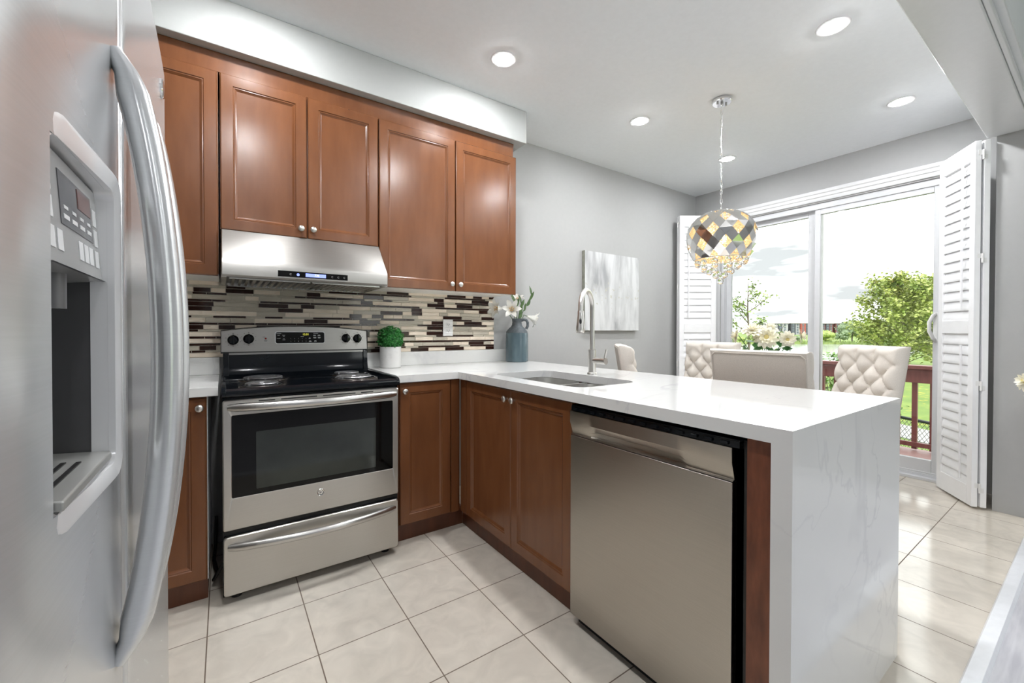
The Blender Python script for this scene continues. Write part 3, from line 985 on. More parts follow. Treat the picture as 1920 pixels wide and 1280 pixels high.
# oven door
b = MB()
XA, XB, ZA, ZD = .0025, .748, .3125, .858
def fr_(x0, x1, z0, z1, r, y, n=4):
    return [(p[0], y, p[1]) for p in rrect(x0, x1, z0, z1, r, 0, n)]
b.loft([fr_(XA, XB, ZA, ZD, .010, -.6355), fr_(XA, XB, ZA, ZD, .010, -.650), fr_(XA + .004, XB - .004, ZA + .004, ZD - .004, .009, -.654),
        fr_(.032, .719, .4465, .7965, .006, -.654), fr_(.034, .717, .4485, .7945, .006, -.6525)], cap1=True)
od = b.build('oven_door', 'steel_door', t, ang=30)
b = MB(); b.loft([fr_(.0335, .7175, .448, .795, .005, -.6525), fr_(.0335, .7175, .448, .795, .005, -.6532)])
gl = b.build('door_glass', 'black_glass', od)
b = MB(); b.loft([fr_(.121, .632, .471, .7175, .004, -.653), fr_(.121, .632, .471, .7175, .004, -.6536)])
b.build('oven_window', 'oven_window', gl)
b = MB()
for x0, x1 in ((.131, .193), (.216, .362), (.388, .534), (.560, .619)):
    b.box(x0, x1, -.6545, -.652, .8455, .8505)
b.build('vent_slots', 'black_matte', od)


def bow(x0, x1, z, y, out, n=24):
    pts = []
    for k in range(n + 1):
        q = k / n
        s = math.sin(PI * q) ** .75
        pts.append((x0 + (x1 - x0) * q, y - out * s, z))
    return pts


b = MB(); b.tube(bow(.022, .733, .828, -.648, .056), [.012] + [.0150] * 23 + [.012], 14, flat=1.2, up=(0, 0, 1))
b.build('handle', 'steel', od, ang=60)
# round badge with a ring and curling strokes
b = MB(); b.lathe([(.0165, 0), (.0165, .0015), (.0150, .0028), (.0132, .0022), (.0132, .0012), (.0003, .0012)], (.376, -.654, .401), 32, '-y')
bd = b.build('badge', 'chrome', od, ang=40)
b = MB()
for k in range(6):
    a0 = 2 * PI * k / 6
    b.tube([(.376 + (.0112 + .0012 * math.sin(3 * q)) * math.cos(a0 + q * .3), -.6556, .401 + (.0112 + .0012 * math.sin(3 * q)) * math.sin(a0 + q * .3)) for q in (0, .7, 1.4, 2.1, 2.8, 3.1)], .0011, 6)
b.tube([(.376 + .0015 * x, -.6556, .401 + .0015 * z) for x, z in ((.2, 2.4), (-1.2, 3.6), (-3.4, 2.2), (-3.6, -1.6), (-1.8, -3.2), (-.4, -1.6), (-.6, .2), (-2, .3))], .0009, 6)
b.tube([(.376 + .0015 * x, -.6556, .401 + .0015 * z) for x, z in ((3.4, 1.2), (2.6, 3.2), (.9, 2.6), (1.0, .6), (2.2, .2), (.9, 0), (.7, -2.4), (2.4, -3.2), (3.6, -1.6))], .0009, 6)
b.build('monogram', 'label_ink', bd)
# drawer
b = MB()
b.loft([fr_(.004, .7465, .040, .2865, .012, -.6355), fr_(.004, .7465, .040, .2865, .012, -.650), fr_(.008, .7425, .044, .2825, .011, -.654)])
dw = b.build('storage_drawer', 'steel_door', t, ang=30)
b = MB(); b.tube(bow(.022, .728, .243, -.648, .058), [.012] + [.0145] * 23 + [.012], 14, flat=1.2, up=(0, 0, 1))
b.build('handle', 'steel', dw, ang=60)
b = MB()
b.tube([(-.03, -.03, .16), (-.032, -.12, .05), (-.036, -.26, .03), (-.020, -.40, .035), (-.034, -.47, .04), (-.012, -.50, .09), (.02, -.50, .14)], .007, 10)
b.build('power_cord', 'black_matte', t)

# ------------------------------------------------------------------ range hood
t = thing('range_hood', 'stainless steel range hood with lit blue display under the short cabinet', 'range hood', (.372, -.25, 1.39))
HX0, HX1 = 0.0, .747
prof = [(-.011, 1.630), (-.337, 1.630), (-.341, 1.626), (-.480, 1.470), (-.488, 1.460), (-.492, 1.449), (-.492, 1.400), (-.486, 1.392), (-.47, 1.390), (-.46, 1.404), (-.06, 1.404), (-.05, 1.390), (-.011, 1.390)]
b = MB(); b.loft([[(x, y, z) for y, z in prof] for x in (HX0, HX1)])
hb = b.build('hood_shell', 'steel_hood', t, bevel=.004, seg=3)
b = MB()
for x0, x1 in ((HX0 - .001, HX0 + .02), (HX1 - .02, HX1 + .001)):
    b.box(x0, x1, -.484, -.03, 1.389, 1.406)
b.build('underside_rim', 'steel', t, bevel=.002)
b = MB(); b.box(.221, .537, -.4935, -.490, 1.4065, 1.4345)
cp = b.build('control_panel', 'black_glass', t)
b = MB(); b.box(.340, .4325, -.4940, -.4932, 1.4115, 1.4285)
lcd = b.build('display', 'blue_glow', cp)
b = MB(); text_into(b, '725', .015, (.391, -.4943, 1.420), (1, 0, 0), (0, 0, 1), .0002)
b.build('display_digits', 'glyph_glow', lcd)
b = MB(); b.lathe([(.0065, 0), (.0065, .0006)], (.307, -.4935, 1.4195), 20, '-y')
b.build('lit_button', 'blue_glow', cp)
for x in (.275, .463, .492, .521):
    b = MB()
    b.tube([(x + .004 * math.cos(R(a)), -.4937, 1.4195 + .004 * math.sin(R(a))) for a in range(40, 360, 40)], .0006, 5)
    b.build('button_icon', 'label_white', cp)
for k in range(2):
    xa, xb = .03 + k * .345, .03 + k * .345 + .335
    b = MB()
    b.box(xa, xb, -.465, -.450, 1.385, 1.402); b.box(xa, xb, -.070, -.055, 1.385, 1.402)
    for i in range(12):
        x = xa + .008 + i * (xb - xa - .02) / 11
        b.loft([[(x, y, 1.402), (x + .003, y, 1.389), (x + .014, y, 1.386), (x + .017, y, 1.399), (x + .015, y, 1.399), (x + .0125, y, 1.388), (x + .0045, y, 1.391), (x + .002, y, 1.402)] for y in (-.452, -.068)])
    b.build('baffle_filter', 'steel', t, ang=25)

# ------------------------------------------------------------------ dishwasher
t = thing('dishwasher', 'built-in stainless steel dishwasher with pocket handle beside the cherry end panel', 'dishwasher', (1.42, -1.84, 0))
MB().box(1.150, 1.70, -2.170, -1.530, .03, .838).build('tub', 'black_matte', t)
MB().box(1.165, 1.60, -2.165, -1.535, 0.0, .07).build('toe_panel', 'black_matte', t)
b = MB()
b.box(1.128, 1.150, -2.150, -1.526, .045, .745)
b.build('door', 'steel_washer', t, bevel=.002)
b = MB()
prof = [(1.150, .7475), (1.1285, .7475), (1.1285, .752), (1.150, .772), (1.150, .775)]
# front of the console, with a scooped pocket along its lower middle
y0, y1 = -2.150, -1.526
ps, pe = -1.985, -1.655
def cons(y, pocket):
    if pocket:
        return [(1.150, y, .7475), (1.1290, y, .7475), (1.1390, y, .7515), (1.1490, y, .754), (1.1490, y, .772), (1.1250, y, .797), (1.1250, y, .839), (1.150, y, .839)]
    return [(1.150, y, .7475), (1.1290, y, .7475), (1.1390, y, .7515), (1.1380, y, .756), (1.1345, y, .768), (1.1250, y, .797), (1.1250, y, .839), (1.150, y, .839)]
b.loft([cons(y0, 0), cons(ps - .03, 0), cons(ps, 1), cons(pe, 1), cons(pe + .03, 0), cons(y1, 0)])
b.build('control_console', 'steel_washer', t, ang=25)
b = MB()
b.box(1.1285, 1.160, -2.168, -1.53, .840, .858)
for k in range(14):
    y = -2.14 + k * .044
    b.box(1.122, 1.140, y, y + .022, .846, .854)
b.box(1.130, 1.70, -2.168, -1.53, .852, .862)
b.build('top_gasket', 'black_enamel', t, bevel=.001)
b = MB()
b.box(1.150, 1.156, -2.178, -2.150, .045, .86)
b.build('side_seal', 'black_matte', t)

# ------------------------------------------------------------------ sink and tap
t = thing('double_sink', 'undermount double bowl stainless steel sink set into the peninsula worktop', 'sink', (1.41, -1.14, .69))
b = MB()
b.loft([rrect(1.205, 1.615, -1.495, -.789, .085, .875, 8), rrect(1.222, 1.598, -1.478, -.806, .072, .875, 8)], cap0=False, cap1=False)
b.box(1.222, 1.598, -1.150, -1.130, .868, .8745)
b.build('rim', 'steel_bowl', t)
for y0, y1 in ((-1.132, -.806), (-1.478, -1.148)):
    b = MB()
    L = [rrect(1.222, 1.598, y0, y1, .07, .8745, 8), rrect(1.226, 1.594, y0 + .004, y1 - .004, .068, .80, 8), rrect(1.230, 1.590, y0 + .008, y1 - .008, .066, .72, 8),
         rrect(1.240, 1.580, y0 + .018, y1 - .018, .060, .702, 8), rrect(1.265, 1.555, y0 + .043, y1 - .043, .05, .695, 8)]
    b.loft(L, cap0=False)
    bw = b.build('bowl', 'steel_bowl', t, ang=50)
    b = MB(); b.lathe([(.042, .696), (.042, .699), (.034, .700), (.030, .697), (.0005, .696)], (1.41, (y0 + y1) / 2, 0), 24, caps=False)
    b.build('drain', 'chrome', bw)
t = thing('kitchen_faucet', 'brushed nickel gooseneck pull-down faucet standing behind the sink', 'faucet', (1.665, -1.12, ZT))
fx_, fy_ = 1.665, -1.12
b = MB(); b.lathe([(.0265, .9145), (.0265, .921), (.0235, .925), (.0205, .926), (.0205, 1.048), (.0150, 1.050), (.0005, 1.050)], (fx_, fy_, 0), 28)
b.build('base', 'satin_nickel', t, ang=40)
d = Vector((-.165, -.080, 0)); L_ = d.length; dn = d.normalized()
rr = L_ / 2
pts = [(fx_, fy_, z) for z in (1.045, 1.12, 1.20, 1.27)]
for k in range(1, 17):
    a = PI - PI * k / 16 * 1.0
    q = Vector((fx_, fy_, 1.27)) + dn * (rr + rr * math.cos(a)) + Vector((0, 0, rr * math.sin(a)))
    pts.append(tuple(q))
e = Vector(pts[-1])
pts.append(tuple(e + dn * .002 - Vector((0, 0, .02))))
b = MB(); b.tube(pts, .0125, 16)
b.build('spout', 'satin_nickel', t, ang=60)
b = MB()
p0 = e + Vector((0, 0, -.018))
ax = (dn * .06 + Vector((0, 0, -1))).normalized()
b.tube([p0, p0 + ax * .004, p0 + ax * .03, p0 + ax * .085, p0 + ax * .108, p0 + ax * .112], [.0135, .015, .016, .0215, .0225, .0195], 18)
sh = b.build('spray_head', 'satin_nickel', t, ang=40)
b = MB(); q = p0 + ax * .055 + Vector((-.012, -.0125, 0)); b.ball(q, .009, 2, (.7, .7, 1.9)); b.build('spray_button', 'black_matte', sh)
b = MB(); q = p0 + ax * .1125; b.lathe([(.0165, -.001), (.0005, -.0012)], tuple(q), 16, caps=False); b.build('nozzle', 'black_matte', sh)
b = MB()
b.tube([(fx_, fy_ - .015, .990), (fx_, fy_ - .062, .990)], .0155, 18)
b.tube([(fx_, fy_ - .064, .990), (fx_, fy_ - .098, .990)], .0170, 18)
b.tube([(fx_, fy_ - .086, .995), (fx_ + .002, fy_ - .089, 1.012), (fx_ + .004, fy_ - .098, 1.052)], [.006, .0052, .0048], 10)
b.build('lever_handle', 'satin_nickel', t, ang=40)

# ------------------------------------------------------------------ refrigerator
t = thing('refrigerator', 'large side-by-side stainless steel refrigerator with ice dispenser at the left edge', 'refrigerator', (-.5, -1.91, 0))
FY0, FY1, FG = -2.44, -1.404, -1.990
def fxs(y):
    return -.099 - .008 * ((y + 1.92) / .51) ** 2 - (.055 * ((-2.285 - y) / .155) ** 2 if y < -2.285 else 0)
MB().box(-.86, -.165, FY0 + .006, FY1 - .006, .02, 1.745).build('cabinet_body', 'steel_dark', t, bevel=.004)
b = MB(); b.box(-.20, -.150, FY0 + .02, FY1 - .02, 0.0, .10); b.build('base_grille', 'black_matte', t)
b = MB()
for y in (FY0 + .06, FY1 - .06):
    b.box(-.21, -.12, y - .035, y + .035, 1.7455, 1.775)
b.build('hinge_cover', 'panel_grey', t, bevel=.004)


def fdoor(y0, y1, z0, z1, hole=None):
    b = MB()
    r = .014
    ys = set()
    n = 26
    for k in range(n + 1):
        ys.add(round(y0 + r + (y1 - y0 - 2 * r) * k / n, 5))
    for k in range(6):
        ys.add(round(y0 + r * (1 - math.cos(PI / 2 * k / 6)), 5)); ys.add(round(y1 - r * (1 - math.cos(PI / 2 * k / 6)), 5))
    zs = {z0, z1, z0 + .006, z1 - .006}
    if hole:
        ys |= {hole[0], hole[1]}
        zs |= {hole[2], hole[3]}
    ys, zs = sorted(ys), sorted(zs)

    def X(y, z):
        x = fxs(y)
        for e_ in (y - y0, y1 - y):
            if e_ < r:
                x -= r - math.sqrt(max(0, r * r - (r - e_) ** 2))
        if min(z - z0, z1 - z) < .005:
            x -= .005
        return x
    G = [[b.v((X(y, z), y, z)) for z in zs] for y in ys]
    for i in range(len(ys) - 1):
        for j in range(len(zs) - 1):
            cy_, cz_ = (ys[i] + ys[i + 1]) / 2, (zs[j] + zs[j + 1]) / 2
            if hole and hole[0] < cy_ < hole[1] and hole[2] < cz_ < hole[3]:
                continue
            b.f([G[i][j], G[i + 1][j], G[i + 1][j + 1], G[i][j + 1]])
    xb = -.158
    B = {}
    ring = [(i, 0) for i in range(len(ys))] + [(len(ys) - 1, j) for j in range(1, len(zs))] + [(i, len(zs) - 1) for i in range(len(ys) - 2, -1, -1)] + [(0, j) for j in range(len(zs) - 2, 0, -1)]
    bv = [b.v((xb, ys[i], zs[j])) for i, j in ring]
    for k in range(len(ring)):
        m = (k + 1) % len(ring)
        b.f([G[ring[k][0]][ring[k][1]], G[ring[m][0]][ring[m][1]], bv[m], bv[k]])
    if not hole:
        b.f(bv)
    return b


HY0, HY1, HZ0, HZ1 = -2.247, -2.072, 1.000, 1.307
fzd = fdoor(FY0, FG - .004, .105, 1.772, (HY0, HY1, HZ0, HZ1)).build('freezer_door', 'steel_fridge', t, ang=40)
frd = fdoor(FG + .004, FY1, .105, 1.772).build('fridge_door', 'steel_fridge', t, ang=40)


def vhandle(y, out=.049, z0=.745, z1=1.487):
    pts = []
    n = 30
    for k in range(n + 1):
        q = k / n
        s = math.sin(PI * q) ** .62
        pts.append((fxs(y) + .001 + out * s, y, z0 + (z1 - z0) * q))
    return pts


rs_ = [.008, .012] + [.0165] * 27 + [.012, .008]
MB().tube(vhandle(-2.040), rs_, 16, flat=1.0, up=(0, 1, 0)).build('handle', 'steel_fridge', fzd, ang=60)
MB().tube(vhandle(-1.942), rs_, 16, flat=1.0, up=(0, 1, 0)).build('handle', 'steel_fridge', frd, ang=60)
# dispenser
def dl_(y0, y1, z0, z1, r, x):
    out = []
    for p in rrect(y0, y1, z0, z1, r, 0, 6):
        q = min(1, max(0, (p[0] + 2.252) / .06))
        q = q * q * (3 - 2 * q)
        out.append((fxs(p[0]) + (x * q if x > 0 else x) - .0012 * (1 - q), p[0], p[1]))
    return out
b = MB()
b.loft([dl_(-2.254, -2.052, .980, 1.329, .03, .0003), dl_(-2.254, -2.052, .980, 1.329, .03, .006), dl_(-2.252, -2.058, .986, 1.323, .026, .010), dl_(-2.248, -2.071, .999, 1.308, .014, .006), dl_(-2.246, -2.073, 1.001, 1.306, .012, -.014)], cap0=False, cap1=False)
bz = b.build('dispenser_bezel', 'silver_plastic', fzd, ang=40)
b = MB()
xo = fxs(-2.16)
b.poly([(xo - .009, HY0, 1.303), (xo - .009, HY1, 1.303), (xo - .003, HY1, 1.205), (xo - .003, HY0, 1.205)])
b.poly([(xo - .003, HY0, 1.205), (xo - .003, HY1, 1.205), (xo - .06, HY1, 1.198), (xo - .06, HY0, 1.198)])
dp = b.build('dispenser_controls', 'panel_grey', fzd, ang=0)
def ppt(y, z):
    return (xo - .009 + .006 * (1.303 - z) / .098, y, z)
def pbox(b, y0, y1, z0, z1, o=.0007):
    q = [ppt(y0, z0), ppt(y1, z0), ppt(y1, z1), ppt(y0, z1)]
    b.loft([[(p[0] - .001, p[1], p[2]) for p in q], [(p[0] + o, p[1], p[2]) for p in q]])
for y, z in ((-2.234, 1.227), (-2.213, 1.227), (-2.150, 1.227), (-2.131, 1.227), (-2.113, 1.227), (-2.090, 1.227), (-2.234, 1.252), (-2.234, 1.275), (-2.088, 1.250), (-2.088, 1.272)):
    b = MB()
    pbox(b, y - .0072, y + .0072, z - .009, z + .009)
    b.build('touch_key', 'key_pale', dp)
b = MB()
pbox(b, -2.205, -2.100, 1.243, 1.290)
lc = b.build('display_window', 'lcd_grey', dp)
b = MB(); pbox(b, -2.150, -2.105, 1.268, 1.287, .0012); b.build('warning_panel', 'lcd_red', lc)
b = MB()
for y in (-2.19, -2.165, -2.14, -2.115):
    pbox(b, y - .008, y + .008, 1.249, 1.253, .0011)
    pbox(b, y - .006, y + .006, 1.258, 1.261, .0011)
b.build('display_marks', 'key_pale', lc)
b = MB()
xi = xo - .085
b.poly([(xi, HY0, 1.21), (xi, HY1, 1.21), (xi, HY1, 1.0), (xi, HY0, 1.0)])
b.poly([(xi, HY0, 1.21), (xi, HY0, 1.0), (xo - .004, HY0, 1.0), (xo - .004, HY0, 1.21)])
b.poly([(xi, HY1, 1.21), (xi, HY1, 1.0), (xo - .004, HY1, 1.0), (xo - .004, HY1, 1.21)])
b.poly([(xi, HY0, 1.205), (xi, HY1, 1.205), (xo, HY1, 1.205), (xo, HY0, 1.205)])
b.build('dispenser_recess', 'recess_grey', fzd, ang=0)
b = MB()
b.loft([[(xi, HY0 + .002, 1.012), (xi, HY1 - .002, 1.012), (xo + .004, HY1 - .002, 1.003), (xo + .004, HY0 + .002, 1.003)], [(xi, HY0 + .002, 1.020), (xi, HY1 - .002, 1.020), (xo + .004, HY1 - .002, 1.012), (xo + .004, HY0 + .002, 1.012)]])
tr_ = b.build('drip_tray', 'tray_grey', fzd, bevel=.002)
b = MB()
for k in range(6):
    x = xi + .015 + k * .011
    zz = 1.0205 - .008 * (x - xi) / .089
    b.box(x, x + .004, HY0 + .02, HY1 - .05, zz - .001, zz + .0005)
b.build('drain_slots', 'black_matte', tr_)
b = MB(); b.tube([(xo - .03, -2.157, 1.205), (xo - .03, -2.157, 1.17)], .017, 14); b.build('ice_chute', 'recess_grey', fzd)
b = MB(); b.box(xo - .07, xo - .062, -2.19, -2.125, 1.06, 1.17); b.build('dispenser_paddle', 'recess_grey', fzd, bevel=.002)
yb = -1.516
b = MB(); b.lathe([(.021, -.001), (.021, .003), (.0185, .005), (.0150, .004), (.0003, .004)], (fxs(yb), yb, 1.689), 28, 'x')
bd = b.build('badge', 'chrome', frd, ang=40)
b = MB(); b.lathe([(.0148, .0041), (.0148, .0046), (.0003, .0046)], (fxs(yb), yb, 1.689), 24, 'x', caps=False)
b.build('badge_disc', 'lcd_grey', bd)
# ------------------------------------------------------------------ things on the worktop
px_, py_ = .890, -.108
t = thing('potted_topiary', 'small round green topiary ball in a white marbled pot right of the stove', 'potted plant', (px_, py_, ZT))
b = MB(); b.lathe([(.0005, .9145), (.062, .9145), (.065, .917), (.0665, 1.044), (.0655, 1.047), (.060, 1.047), (.059, 1.03), (.0005, 1.03)], (px_, py_, 0), 36, caps=False)
b.build('pot', 'marble_pot', t, ang=40)
rnd = random.Random(5)
b = MB()
b.ball((px_, py_, 1.098), .068, 3)
for k in range(1500):
    q = Vector((rnd.gauss(0, 1), rnd.gauss(0, 1), rnd.gauss(0, 1))).normalized()
    p = Vector((px_, py_, 1.098)) + q * rnd.uniform(.060, .078)
    if p.z < 1.032:
        continue
    d = (q * .6 + Vector((rnd.gauss(0, 1), rnd.gauss(0, 1), rnd.gauss(0, 1))).normalized()).normalized()
    b.leaf(p, d, q, rnd.uniform(.012, .018), rnd.uniform(.007, .011), .2)
b.build('foliage', 'leaf_topiary', t, ang=0, recalc=False)

vx, vy = 1.868, -.135
t = thing('jug_vase', 'blue grey glazed stoneware jug with ring handle holding lilies', 'vase', (vx, vy, ZT))
prof = [(.0005, .9145), (.083, .9145), (.087, .918), (.087, 1.00), (.086, 1.120), (.083, 1.134)]
b = MB(); b.lathe(prof, (vx, vy, 0), 48, rfun=lambda a, h: 1 - .03 * abs(math.sin(a * 5)) if h < 1.125 else 1, caps=False)
b.build('body', 'vase_glaze', t, ang=30)
b = MB(); b.lathe([(.083, 1.134), (.080, 1.146), (.062, 1.168), (.046, 1.182), (.038, 1.196), (.0355, 1.215), (.038, 1.238), (.041, 1.243), (.036, 1.243), (.030, 1.22), (.0005, 1.20)], (vx, vy, 0), 40, caps=False)
b.build('neck', 'vase_rough', t, ang=60)
b = MB()
hd = Vector((.826, -.563, 0))
pts = [Vector((vx, vy, 0)) + hd * r + Vector((0, 0, z)) for r, z in ((.034, 1.228), (.052, 1.236), (.072, 1.232), (.083, 1.212), (.083, 1.188), (.072, 1.164))]
b.tube(pts, .0105, 12, flat=1.0)
b.build('handle', 'vase_rough', t, ang=60)


def lily(label, base, head, d, size):
    """trumpet lily on a stem: base in the jug, head at the flower throat, d the way it faces"""
    t = thing('lily_stem', label, 'flower', base, 'lilies in the blue jug')
    base, head, d = Vector(base), Vector(head), Vector(d).normalized()
    b = MB()
    mid = (base + head) / 2 + Vector((0, 0, .02))
    b.tube([base, mid, head - d * .03, head], .0028, 6)
    b.build('stem', 'leaf_lily', t)
    u = d.orthogonal().normalized()
    w = d.cross(u)
    b = MB()
    for k in range(6):
        a = 2 * PI * k / 6 + .2
        ra = u * math.cos(a) + w * math.sin(a)
        ta = d.cross(ra)
        rows = []
        for q, ax_, rad, hw in ((0, 0, .006, .004), (.25, .026, .012, .011), (.5, .05, .022, .016), (.72, .066, .038, .0165), (.88, .072, .054, .010), (1, .070, .066, .001)):
            c = head + (d * ax_ + ra * rad) * size
            rows.append([b.v(c + ta * hw * size + d * .004 * size), b.v(c), b.v(c - ta * hw * size + d * .004 * size)])
        for r0, r1 in zip(rows, rows[1:]):
            for i in (0, 1):
                b.f([r0[i], r0[i + 1], r1[i + 1], r1[i]])
    b.build('petals', 'petal_white', t, ang=80, recalc=False)
    b = MB()
    for k in range(5):
        a = 2 * PI * k / 5
        q = u * math.cos(a) + w * math.sin(a)
        e = head + (d * .058 + q * .012) * size
        b.tube([head, e], .0008, 4)
        b.ball(e, .0035 * size, 1, (1, 1, 1))
    b.build('stamens', 'anther', t)
    return t


vt = Vector((vx, vy, 1.205))
lily('open white lily facing the kitchen on the left of the blue jug', vt + Vector((-.008, -.004, 0)), (1.785, -.185, 1.292), (-.55, -.75, .25), 1.15)
lily('white lily drooping to the left in front of the mosaic edge', vt + Vector((-.012, .004, 0)), (1.735, -.13, 1.315), (-.9, -.1, .02), 1.15)
lily('white lily hanging down to the right of the blue jug', vt + Vector((.012, -.006, 0)), (1.945, -.165, 1.262), (.75, -.35, -.30), 1.0)
lily('white lily pointing up between the green leaves', vt + Vector((.004, .008, 0)), (1.895, -.10, 1.355), (-.2, -.35, .8), .9)


def sprig(label, base, tip, n, seed):
    t = thing('leaf_sprig', label, 'leafy stem', base, 'leafy stems in the blue jug')
    base, tip = Vector(base), Vector(tip)
    rnd = random.Random(seed)
    b = MB()
    P = [base.lerp(tip, q) + Vector((0, 0, .012 * math.sin(PI * q))) for q in (0, .33, .66, 1)]
    b.tube(P, [.003, .0026, .002, .0012], 6)
    b.build('stem', 'leaf_lily', t)
    for k in range(n):
        q = .25 + .75 * k / max(1, n - 1)
        p = base.lerp(tip, q)
        d = (tip - base).normalized() * .9 + Vector((rnd.uniform(-.7, .7), rnd.uniform(-.3, .1), rnd.uniform(0, .4)))
        d.normalize()
        s = d.cross(Vector((.3, -1, .2))).normalized()
        nn = s.cross(d)
        b = MB()
        ln, wd = rnd.uniform(.065, .09), rnd.uniform(.014, .018)
        rows = []
        for v_, hw in ((0, .08), (.2, .75), (.45, 1), (.7, .8), (.9, .35), (1, .02)):
            c = p + d * ln * v_ - nn * .012 * v_ * v_
            rows.append([b.v(c + s * wd * hw + nn * .003), b.v(c), b.v(c - s * wd * hw + nn * .003)])
        for r0, r1 in zip(rows, rows[1:]):
            for i in (0, 1):
                b.f([r0[i], r0[i + 1], r1[i + 1], r1[i]])
        b.build('leaf', 'leaf_lily', t, ang=80, recalc=False)


sprig('tallest green leaf sprig leaning right above the blue jug', vt + Vector((.010, 0, 0)), (1.995, -.15, 1.425), 5, 1)
sprig('green leaf sprig rising straight up from the blue jug', vt + Vector((0, -.01, 0)), (1.888, -.16, 1.36), 5, 2)
sprig('short green leaf sprig leaning left of the tall sprigs', vt + Vector((-.006, -.01, 0)), (1.822, -.17, 1.365), 4, 3)

# canvas painting on the dining wall
t = thing('canvas_painting', 'square abstract canvas in greys and whites on the dining wall', 'painting', (3.06, -.02, 1.155))
MB().box(2.6875, 3.4365, -.038, -.001, 1.153, 1.874).build('stretcher', 'canvas_edge', t, bevel=.002)
MB().box(2.6885, 3.4355, -.0395, -.036, 1.154, 1.873).build('painted_face', 'canvas_paint', t)

# ------------------------------------------------------------------ sliding door
D = bpy.data.objects.new('door_1', None); COL.objects.link(D); D.location = (XR + .1, -1.17, 0); BASE['door_1'] = Vector(D.location); D['kind'] = 'structure'
b = MB()
b.box(XR + .015, XR + .14, DY0, DY0 + .035, 0, DZ); b.box(XR + .015, XR + .14, DY1 - .035, DY1, 0, DZ)
b.box(XR + .015, XR + .14, DY0, DY1, 2.262, DZ); b.box(XR + .015, XR + .14, DY0, DY1, .0, .045)
b.box(XR + .02, XR + .03, DY0, DY1, .045, .058); b.box(XR + .065, XR + .075, DY0, DY1, .045, .058)
b.box(XR - .03, XR + .02, DY0, DY1, 0.0005, .022)
b.build('frame', 'door_vinyl', D, bevel=.003)
def leafpanel(name, y0, y1, sl, sr, x, handle=None):
    b = MB()
    b.box(x - .02, x + .02, y0, y0 + sr, .05, 2.27); b.box(x - .02, x + .02, y1 - sl, y1, .05, 2.27)
    b.box(x - .02, x + .02, y0 + sr + .0002, y1 - sl - .0002, .05, .150); b.box(x - .02, x + .02, y0 + sr + .0002, y1 - sl - .0002, 2.215, 2.27)
    o = b.build(name, 'door_vinyl', D, bevel=.003)
    MB().box(x - .004, x + .004, y0 + sr - .003, y1 - sl + .003, .148, 2.217).build('glass', 'pane', o)
    return o
leafpanel('fixed_panel', -1.200, -.330, .045, .108, XR + .0885)
sp = leafpanel('sliding_panel', -1.985, -1.157, .044, .052, XR + .047)
b = MB()
b.tube([(XR + .022, -1.948, 1.285), (XR - .004, -1.940, 1.270), (XR - .016, -1.922, 1.22), (XR - .016, -1.922, 1.15), (XR - .004, -1.940, 1.095), (XR + .022, -1.948, 1.08)], .011, 10, flat=1.3)
b.box(XR + .018, XR + .028, -1.968, -1.936, 1.07, 1.295)
b.build('pull_handle', 'white_plastic', sp, bevel=.002)
# casing
def casing(prof, ax):
    b = MB()
    return b
b = MB()
pr_ = [(0, 0), (.012, 0), (.016, .010), (.016, .030), (.024, .036), (.024, .060), (.032, .068), (.034, .088), (.030, .096), (0, .100)]
b.loft([[(XR - d, y, DZ + .012 + h) for d, h in pr_] for y in (DY0 - .11, DY1 + .11)])
b.loft([[(XR - d, DY0 - .004 - h, z) for d, h in pr_] for z in (0, DZ + .012)])
b.loft([[(XR - d, DY1 + .004 + h, z) for d, h in pr_] for z in (0, DZ + .012)])
struct(b, 'trim_4', 'white_trim', ang=25)

